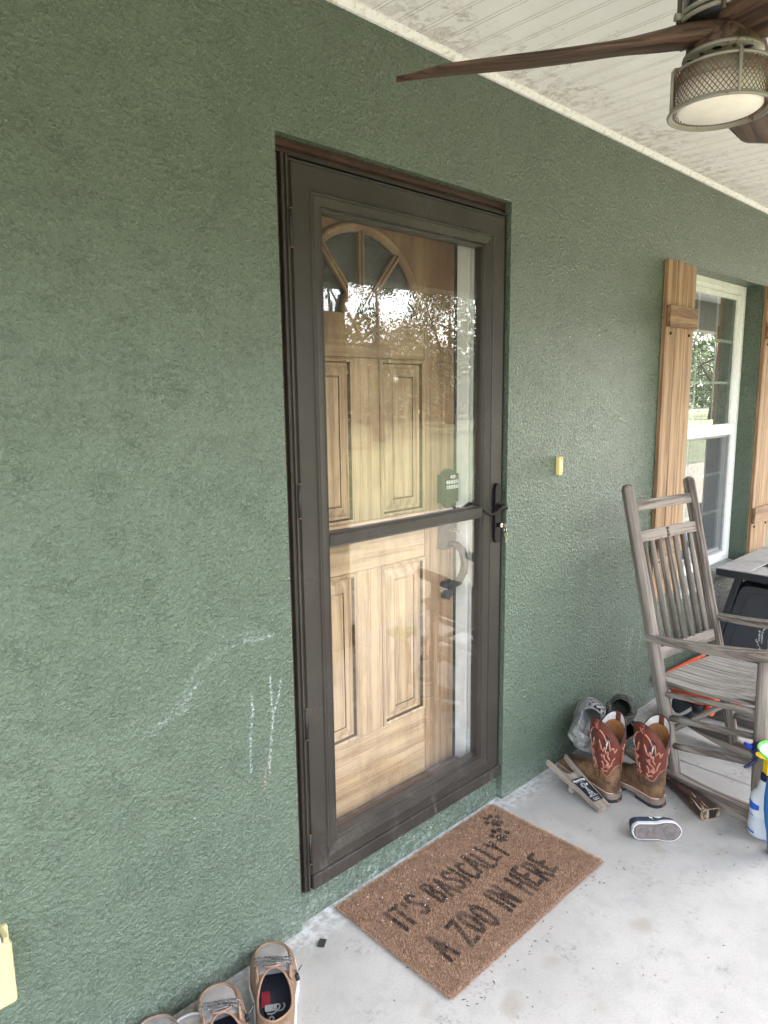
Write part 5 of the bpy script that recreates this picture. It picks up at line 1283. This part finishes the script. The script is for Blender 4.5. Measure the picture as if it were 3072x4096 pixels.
mb.tube([(-.038, .004, .019), (-.031, .05, .0212), (-.027, .085, .0207)], [.0022, .0016, .0004], 5); mb.tube([(-.008, .075, .0200), (-.004, .105, .0204)], [.0016, .0020], 5)
obj('splinters', mb, plain('pale_splinter', (.50, .38, .25), .9), stk)
mb = MB(); mb.tube([(.008, .205, .008), (.030, .190, .010), (.045, .205, .012), (.050, .232, .012), (.040, .258, .010), (.012, .268, .008)], .0042, 8, flat=.5); obj('trigger_guard', mb, plain('black_plastic', (.012, .012, .013), .35), stk)
mb = MB(); mb.lathe([(0, -.009), (.006, -.007), (.009, 0), (.006, .007), (0, .009)], 16, M=Matrix.Translation((-.004, .235, .028))); mb.tube([(-.004, .235, .012), (-.004, .235, .022)], .004, 8); obj('bolt_knob', mb, M_BLKP, stk)

# ------------------------------------------------------------------ spray bottle
SBX, SBY = 2.524, -.782
dirw = Vector((-.745, .667, 0)).normalized()
sp = thing('spray_bottle', 'translucent white spray bottle with blue label and yellow navy trigger', 'spray bottle', M=frame((SBX, SBY, 0), dirw, Vector((-dirw.y, dirw.x, 0)), (0, 0, 1)))
g = NT('translucent_white_plastic'); zc = g.n('SeparateXYZ', {0: g.objc(False)}).outputs[2]
g.set(g.mix(g.mr(zc, .0815, .0835), (.56, .59, .63), (.66, .68, .70)), .32); g.b.inputs['Transmission Weight'].default_value = .25; g.b.inputs['IOR'].default_value = 1.35; M_BOT = g.m
mb = MB(); mb.lathe([(0, .0008), (.040, .0005), (.0485, .004), (.0505, .012), (.0500, .030), (.0485, .075), (.0480, .120), (.0490, .132), (.047, .145), (.041, .157), (.034, .164), (.0305, .168), (.0275, .180), (.0245, .192), (.0205, .2035), (.016, .206), (.016, .212), (0, .212)], 44); obj('bottle', mb, M_BOT, sp)
for z in (.170, .176, .182, .188):
    mb = MB(); rr = .0308-(z-.168)*.26; mb.tube([(rr*math.cos(a), rr*math.sin(a), z) for a in [2*math.pi*k/32 for k in range(32)]], .0008, 5, closed=True); obj('shoulder_ring', mb, M_BOT, sp)
M_NVP = plain('navy_plastic', (.010, .012, .060), .3); M_YLP = plain('yellow_plastic', (.80, .52, .012), .35); M_BLUP = plain('blue_label_print', (.012, .095, .42), .45)
mb = MB()
for k in range(24):
    a = 2*math.pi*k/24; mb.box(-.0012, .0012, -.0018, .0018, .207, .2275, M=Matrix.Rotation(a, 4, 'Z') @ Matrix.Translation((.0195, 0, 0)))
mb.lathe([(0, .2055), (.0192, .2055), (.0192, .2285), (.016, .230), (0, .230)], 30); obj('cap', mb, M_NVP, sp)
def trig(poly, h, m, nm, bev=.003):
    mb = MB(); mb.prism(poly, -h, h, 'y'); return obj(nm, mb, m, sp, bevel=bev)
trig([(-.013, .2303), (.012, .2303), (.011, .262), (.010, .288), (-.014, .288)], .0125, M_YLP, 'neck', .005)
trig([(.0575, .340), (.041, .344), (.0247, .343), (.012, .330), (.006, .300), (.006, .288), (.030, .292), (.041, .300), (.054, .297), (.064, .312), (.070, .327), (.068, .335)], .0115, M_NVP, 'trigger_body', .004)
trig([(.037, .3375), (.027, .3425), (-.002, .329), (-.016, .320), (-.016, .300), (.004, .305), (.027, .314), (.029, .327)], .0135, M_YLP, 'shroud', .004)
trig([(.0575, .316), (.0514, .321), (.008, .306), (-.014, .2945), (-.016, .286), (.006, .286), (.033, .295), (.0534, .3065)], .0142, M_YLP, 'shroud_side', .003)
trig([(.088, .349), (.066, .340), (.070, .327), (.0905, .337)], .0085, plain('blue_nozzle', (.02, .045, .30), .3), 'nozzle', .002)
mb = MB(); mb.tube([(.048, 0, .305), (.0475, 0, .292), (.046, 0, .284), (.052, 0, .277), (.064, 0, .267), (.077, 0, .260), (.086, 0, .258)], [.0075, .0080, .0080, .0070, .0060, .0055, .0045], 10, flat=.9); obj('trigger_lever', mb, M_NVP, sp)
mb = MB(); mb.tube([(.033, -.0140, .331), (.033, .0140, .331)], .0030, 10); obj('pivot_pin', mb, M_SCREW, sp)
LOFF = R(-4)
def wrapb(p_, r_=.0500):
    a = LOFF+p_[0]/.049; rr = lin([(0, .0505), (.012, .0508), (.030, .0503), (.075, .0488), (.120, .0483), (.15, .049)], p_[1])+.0003; return (rr*math.cos(a), rr*math.sin(a), p_[1])
def wpoly(pts, mb): 
    c = (sum(p_[0] for p_ in pts)/len(pts), sum(p_[1] for p_ in pts)/len(pts))
    mb.add([wrapb(p_) for p_ in pts]+[wrapb(c)], [(k, (k+1) % len(pts), len(pts)) for k in range(len(pts))])
mb = MB()
for k in range(16):
    x0, x1 = -.045+k*.005, -.040+k*.005
    def top_(x): return .135-.22*max(0, x-.0)**1-.000
    def bot_(x): return .100+.40*max(0, x-.005)**1.1 if x > .005 else .100
    a0, a1 = bot_(x0), bot_(x1); b0, b1 = .1335-.10*(x0+.045), .1335-.10*(x1+.045)
    if b1 > a1: mb.add([wrapb((x0, a0)), wrapb((x1, a1)), wrapb((x1, b1)), wrapb((x0, b0))], [(0, 1, 2, 3)])
obj('blue_label', mb, M_BLUP, sp)
mb = MB()
for k in range(16):
    x0, x1 = -.055+k*.005, -.050+k*.005; mb.add([wrapb((x0, .0165)), wrapb((x1, .0165)), wrapb((x1, .0235)), wrapb((x0, .0235))], [(0, 1, 2, 3)])
obj('blue_stripe', mb, M_BLUP, sp)
mb = MB()
text_mb('PROFESSIONAL', .0105, 0, None, mb, 'RIGHT', warp=lambda p_: wrapb((p_[0]+.017, p_[1]+.078)), bold=.0004)
text_mb('all purpose cleaner', .0052, 0, None, mb, 'RIGHT', warp=lambda p_: wrapb((p_[0]+.024, p_[1]+.066)))
text_mb('32 oz. / 946 ml', .0060, 0, None, mb, 'RIGHT', warp=lambda p_: wrapb((p_[0]+.026, p_[1]+.0275)))
obj('label_lettering', mb, M_BLUP, sp)
mb = MB(); mb.add([wrapb((-.012+.011*math.cos(a), .117+.008*math.sin(a))) for a in [2*math.pi*k/16 for k in range(16)]], [tuple(range(16))], M=Matrix.Scale(1.002, 4)); 
obj('label_mark', mb, M_WHITEP, sp)
mb = MB()
for k in range(9): mb.add([wrapb((.062, .030+k*.009)), wrapb((.062+(.010 if k % 2 else .006), .030+k*.009)), wrapb((.062+(.010 if k % 2 else .006), .0308+k*.009)), wrapb((.062, .0308+k*.009))], [(0, 1, 2, 3)])
obj('volume_mark', mb, M_INK, sp)

# ------------------------------------------------------------------ blue bottle with green top, cut by the frame edge
bb = thing('blue_bottle', 'tall blue bottle with a clear green scoop top and white straws at the right edge', 'bottle', (2.428, -.853, 0))
M_BLB = plain('bright_blue_plastic', (.018, .13, .36), .35, (.014, .105, .30), 10)
g = NT('clear_green_plastic'); g.set((.20, .72, .16), .25); g.b.inputs['Transmission Weight'].default_value = .35; M_GRN = g.m
mb = MB(); mb.lathe([(0, .0005), (.021, .0005), (.025, .006), (.033, .08), (.0395, .11), (.0455, .16), (.0475, .205), (.045, .25), (.035, .30), (.026, .322), (0, .324)], 36); obj('bottle', mb, M_BLB, bb)
mb = MB(); rings = []
for r_, z in ((.020, .320), (.032, .326), (.058, .340), (.082, .358), (.096, .372)):
    rings.append([(r_*math.cos(a), r_*math.sin(a)*.8, z+.012*math.cos(a-R(136))*(r_/.096)) for a in [2*math.pi*k/36 for k in range(36)]])
mb.loft(rings, 0, True, True); obj('scoop', mb, M_GRN, bb, solid=(.004, 0, 0))
M_STRW = plain('white_straw', (.72, .73, .74), .4)
for k, (x, y, dx_, dy_, ln_) in enumerate(((-.020, .014, -.012, .010, .12), (-.008, .022, -.004, .018, .11), (.0, .0, .006, .0, .12))):
    mb = MB(); mb.tube([(x, y, .327), (x+dx_, y+dy_, .327+ln_)], .0045 if k else .0075, 10); obj('straw', mb, M_STRW, bb)

# ------------------------------------------------------------------ orange garden tool under the chair
og = thing('orange_tool', 'orange and black plastic garden tool with white tube guard lying under the rocking chair', 'garden tool', (3.12, -.13, 0))
M_ORG = plain('orange_plastic', (.56, .060, .018), .4, (.48, .05, .016), 12); M_DGP = plain('dark_grey_plastic', (.020, .023, .032), .45, (.03, .033, .042), 20)
mb = MB(); rings = []
for k in range(13):
    q = k/12; c_ = Vector((3.27, -.045, .140)).lerp(Vector((3.84, -.035, .088)), q); h_ = .012+.016*math.sin(min(1, q*1.4)*math.pi*.5)
    rings.append([(c_.x, c_.y+.020*math.cos(a)-.004, c_.z+h_*math.sin(a)) for a in [2*math.pi*i/14 for i in range(14)]])
mb.loft(rings, 0, True, True, True, True); obj('shaft_cover', mb, M_ORG, og, world=True)
mb = MB(); rings = []
for k in range(15):
    q = k/14; c_ = Vector((3.25, -.110, .118)).lerp(Vector((3.17, -.365, .160)), q); s_ = math.sin(min(1, q*2+.05)*math.pi*.5)*(1-.45*max(0, (q-.75)/.25))
    rings.append([(c_.x+.055*s_*math.cos(a), c_.y, c_.z+(.005+.030*s_)*math.copysign(abs(math.sin(a))**.7, math.sin(a))) for a in [2*math.pi*i/18 for i in range(18)]])
mb.loft(rings, 0, True, True, True, True); obj('housing', mb, M_ORG, og, world=True)
mb = MB(); mb.box(3.185, 3.30, -.255, -.150, .022, .098); obj('motor_block', mb, M_DGP, og, world=True, bevel=.012, bseg=3)
mb = MB(); mb.tube([(3.20, -.262, .090), (3.19, -.318, .098)], .034, 18); obj('end_cap', mb, M_DGP, og, world=True)
mb = MB(); mb.tube([(3.19, -.319, .098), (3.188, -.342, .101)], .030, 18); obj('end_ring', mb, M_ORG, og, world=True)
mb = MB(); mb.tube([(3.19, -.135, .118), (3.178, -.142, .090), (3.176, -.152, .052), (3.178, -.172, .028), (3.182, -.198, .030), (3.186, -.230, .058), (3.19, -.256, .085)], .0080, 10); obj('tube_guard', mb, plain('white_tube', (.50, .49, .46), .4), og, world=True)
fM = Matrix.Translation((3.405, -.315, 0)) @ Matrix.Rotation(R(-44), 4, 'Z')
oval = [(.095*math.copysign(abs(math.cos(a))**.8, math.cos(a)), .042*math.sin(a)) for a in [2*math.pi*k/30 for k in range(30)]]
rings = [[(x, y, z) for x, y in oval] for z in (.0015, .040)]+[[(x*.80, y*.60, z) for x, y in oval] for z in (.040, .016)]
mb = MB(); mb.loft(rings, 0, True, True, True, True, M=fM)
for k in range(9): mb.box(-.066+k*.016, -.063+k*.016, -.020, .020, .016, .034, M=fM)
obj('grille_foot', mb, M_ORG, og, world=True)
mb = MB(); mb.tube([(3.21, -.335, .115), (3.28, -.335, .085), (3.36, -.315, .040)], .012, 10); obj('foot_arm', mb, M_ORG, og, world=True)
# weathered board on the floor beyond the chair
bd = MB(); bd.box(-.27, .27, -.02, .02, .001, .060, M=Matrix.Translation((3.345, -.52, 0)) @ Matrix.Rotation(R(-85), 4, 'Z'))
tag(obj('wood_board', bd, wood('dark_weathered_board', (.12, .105, .095), (.05, .042, .038), 'y', .8, 80, 8, .05, .4), bevel=.003), 'dark weathered board lying on the slab between rocking chair and table', 'board')

# ------------------------------------------------------------------ small litter on the slab
mb = MB()
for k in range(150):
    if k < 90: x, y = random.uniform(1.15, 2.75), random.uniform(-1.0, -.03)
    else: x, y = random.uniform(1.2, 2.05), random.uniform(-.53, -.47)
    a = random.uniform(0, 6.28); l_ = random.uniform(.002, .009); w_ = random.uniform(.0006, .0016)
    c_, s_ = math.cos(a)*l_, math.sin(a)*l_; nx, ny = -math.sin(a)*w_, math.cos(a)*w_
    mb.add([(x-c_, y-s_, .001), (x+nx, y+ny, .0022), (x+c_, y+s_, .0012), (x-nx, y-ny, .001)], [(0, 1, 2, 3)][:1], random.choice((0, 0, 1)))
obj('floor_litter', mb, [plain('dark_litter', (.06, .05, .04), .9), plain('tan_litter', (.24, .15, .09), .9)], kind='stuff')
mb = MB()
for k in range(60):
    x, y = random.uniform(1.25, 1.97), random.triangular(-.28, -.01, -.05); a = random.uniform(0, 6.28); l_ = random.uniform(.0015, .0045); w_ = random.uniform(.0008, .0016); z = .0165
    c_, s_ = math.cos(a)*l_, math.sin(a)*l_; nx, ny = -math.sin(a)*w_, math.cos(a)*w_
    mb.add([(x-c_, y-s_, z), (x+nx, y+ny, z+.001), (x+c_, y+s_, z), (x-nx, y-ny, z)], [(0, 1, 2, 3)])
obj('paint_flake', mb, plain('white_paint_flake', (.70, .70, .68), .7), kind='stuff')

# ------------------------------------------------------------------ far wood closing the view behind the trees
M_BARK = plain('grey_brown_bark', (.085, .065, .05), .9, (.05, .04, .03), 8, bump=.8, bscale=14, bdist=.03)
nw = 42000; wx = rng.uniform(-60, 130, nw); wy = -30-rng.random(nw)*8; hmax = 5.0+np.clip((wx-35)/30, 0, 1)*3.5+1.0*np.sin(wx*.31)+.9*np.sin(wx*.83+1)+.7*np.sin(wx*1.9); wz = -.2+hmax*rng.random(nw)**.8
P_ = np.stack([wx, wy, wz], 1); d1 = rng.normal(0, 1, (nw, 3)); d1 /= np.linalg.norm(d1, axis=1)[:, None]; d2 = np.cross(d1, rng.normal(0, 1, (nw, 3))); d2 /= np.linalg.norm(d2, axis=1)[:, None]
s_ = rng.uniform(.18, .42, (nw, 1)); V = np.stack([P_-d1*s_, P_+d2*s_*.5, P_+d1*s_, P_-d2*s_*.5], 1).reshape(-1, 3)
me = bpy.data.meshes.new('far_wood'); me.vertices.add(4*nw); me.vertices.foreach_set('co', V.ravel()); me.loops.add(4*nw); me.loops.foreach_set('vertex_index', np.arange(4*nw, dtype=np.int32))
me.polygons.add(nw); me.polygons.foreach_set('loop_start', np.arange(0, 4*nw, 4, dtype=np.int32)); me.polygons.foreach_set('loop_total', np.full(nw, 4, np.int32))
me.materials.append(plain('wood_leaf_a', (.045, .068, .022), .7, (.028, .042, .016), .4)); me.materials.append(plain('wood_leaf_b', (.07, .095, .03), .7))
me.polygons.foreach_set('material_index', (rng.random(nw) < .35).astype(np.int32)); me.update(); me.validate()
obj('far_wood', me, None, kind='stuff')
# ------------------------------------------------------------------ trees beyond the lawn (mirrored in the door and window glass)
def leaf_mesh(seed, R0, H, n_, size, airy):
    r_ = np.random.default_rng(seed); me = bpy.data.meshes.new('crown')
    nc = 46; cl = []
    for k in range(nc):
        a = r_.uniform(0, 6.28); q = r_.uniform(0, 1); rad = R0*(.35+.65*math.sqrt(r_.random()))*(1-.55*abs(2*q-1)**2)
        cl.append((rad*math.cos(a), rad*math.sin(a), H*(.0+q), r_.uniform(.45, .95)*airy))
    cl = np.array(cl); pick = r_.integers(0, nc, n_); P = cl[pick, :3]+r_.normal(0, 1, (n_, 3))*cl[pick, 3:4]*.40
    d1 = r_.normal(0, 1, (n_, 3)); d1 /= np.linalg.norm(d1, axis=1)[:, None]; d2 = np.cross(d1, r_.normal(0, 1, (n_, 3))); d2 /= np.linalg.norm(d2, axis=1)[:, None]
    s_ = r_.uniform(.5, 1.0, (n_, 1))*size
    V = np.stack([P-d1*s_, P+d2*s_*.45, P+d1*s_, P-d2*s_*.45], 1).reshape(-1, 3)
    me.vertices.add(4*n_); me.vertices.foreach_set('co', V.ravel()); me.loops.add(4*n_); me.loops.foreach_set('vertex_index', np.arange(4*n_, dtype=np.int32))
    me.polygons.add(n_); me.polygons.foreach_set('loop_start', np.arange(0, 4*n_, 4, dtype=np.int32)); me.polygons.foreach_set('loop_total', np.full(n_, 4, np.int32))
    me.materials.append(plain('leaf_green_a%d' % seed, (.055, .085, .022), .6, (.035, .055, .018), .8)); me.materials.append(plain('leaf_green_b%d' % seed, (.085, .12, .035), .6))
    me.polygons.foreach_set('material_index', (r_.random(n_) < .4).astype(np.int32)); me.update(); me.validate(); return me, cl
kinds = [leaf_mesh(1, 3.2, 6.0, 10000, .10, 1.0), leaf_mesh(2, 2.6, 7.0, 8500, .10, 1.0), leaf_mesh(3, 3.8, 5.5, 12000, .095, 1.1)]
spots = [(10, -19, 0, 1.05, 1.7), (16, -25, 2, 1.15, 1.5), (18.5, -18, 1, 1.0, 1.5), (24, -27, 0, 1.25, 1.6), (27, -20, 2, 1.0, 1.4), (33, -27, 1, 1.3, 1.6), (36, -19, 0, 1.05, 1.3), (43, -24, 2, 1.15, 1.4), (48, -17, 1, 1.1, 1.2), (54, -22, 0, 1.2, 1.3), (62, -19, 2, 1.2, 1.2), (72, -23, 0, 1.3, 1.2), (3, -24, 1, 1.2, 1.8), (-5, -22, 0, 1.1, 1.8), (-14, -25, 2, 1.1, 1.8)]
places = ['left of the storm door middle', 'behind the first broad tree', 'in the storm door right', 'far back over the door', 'beside the porch column', 'tallest at the back', 'nearest left of the window', 'behind the window shutter', 'slim one in the window', 'middle of the window', 'low in the window right', 'last on the right', 'behind the camera left', 'straight behind the camera', 'furthest left of all']
words = ['broad', 'tall slim', 'wide spreading']
for i, (x, y, k, s_, zb) in enumerate(spots):
    t = thing('leafy_tree', '%s green tree beyond the lawn' % words[k], 'tree', (x, y, -.16), random.uniform(0, 6), 'trees beyond the lawn')
    t['label'] = '%s green tree beyond the lawn, mirrored in the glass, %s' % (words[k], places[i])
    me, cl = kinds[k]
    c = obj('crown', me, None, t); c.location = (0, 0, zb); c.scale = (s_, s_, s_); MW[c.name] = MW[t.name]
    mb = MB(); top = zb+4*s_; pts = [(0, 0, -.05), (.08, .03, zb*.6), (-.05, .1, zb+1), (.05, .0, top)]; mb.tube(pts, [.26*s_, .20*s_, .15*s_, .04], 10)
    for q in range(9):
        e = cl[q*5]; z0 = zb+.2+q*.32; mb.tube([(0, .05, z0), (e[0]*s_*.5, e[1]*s_*.5, (z0+zb+e[2]*s_)/2+.2), (e[0]*s_, e[1]*s_, zb+e[2]*s_)], [.09*s_, .06*s_, .02], 6)
    obj('trunk', mb, M_BARK, t)
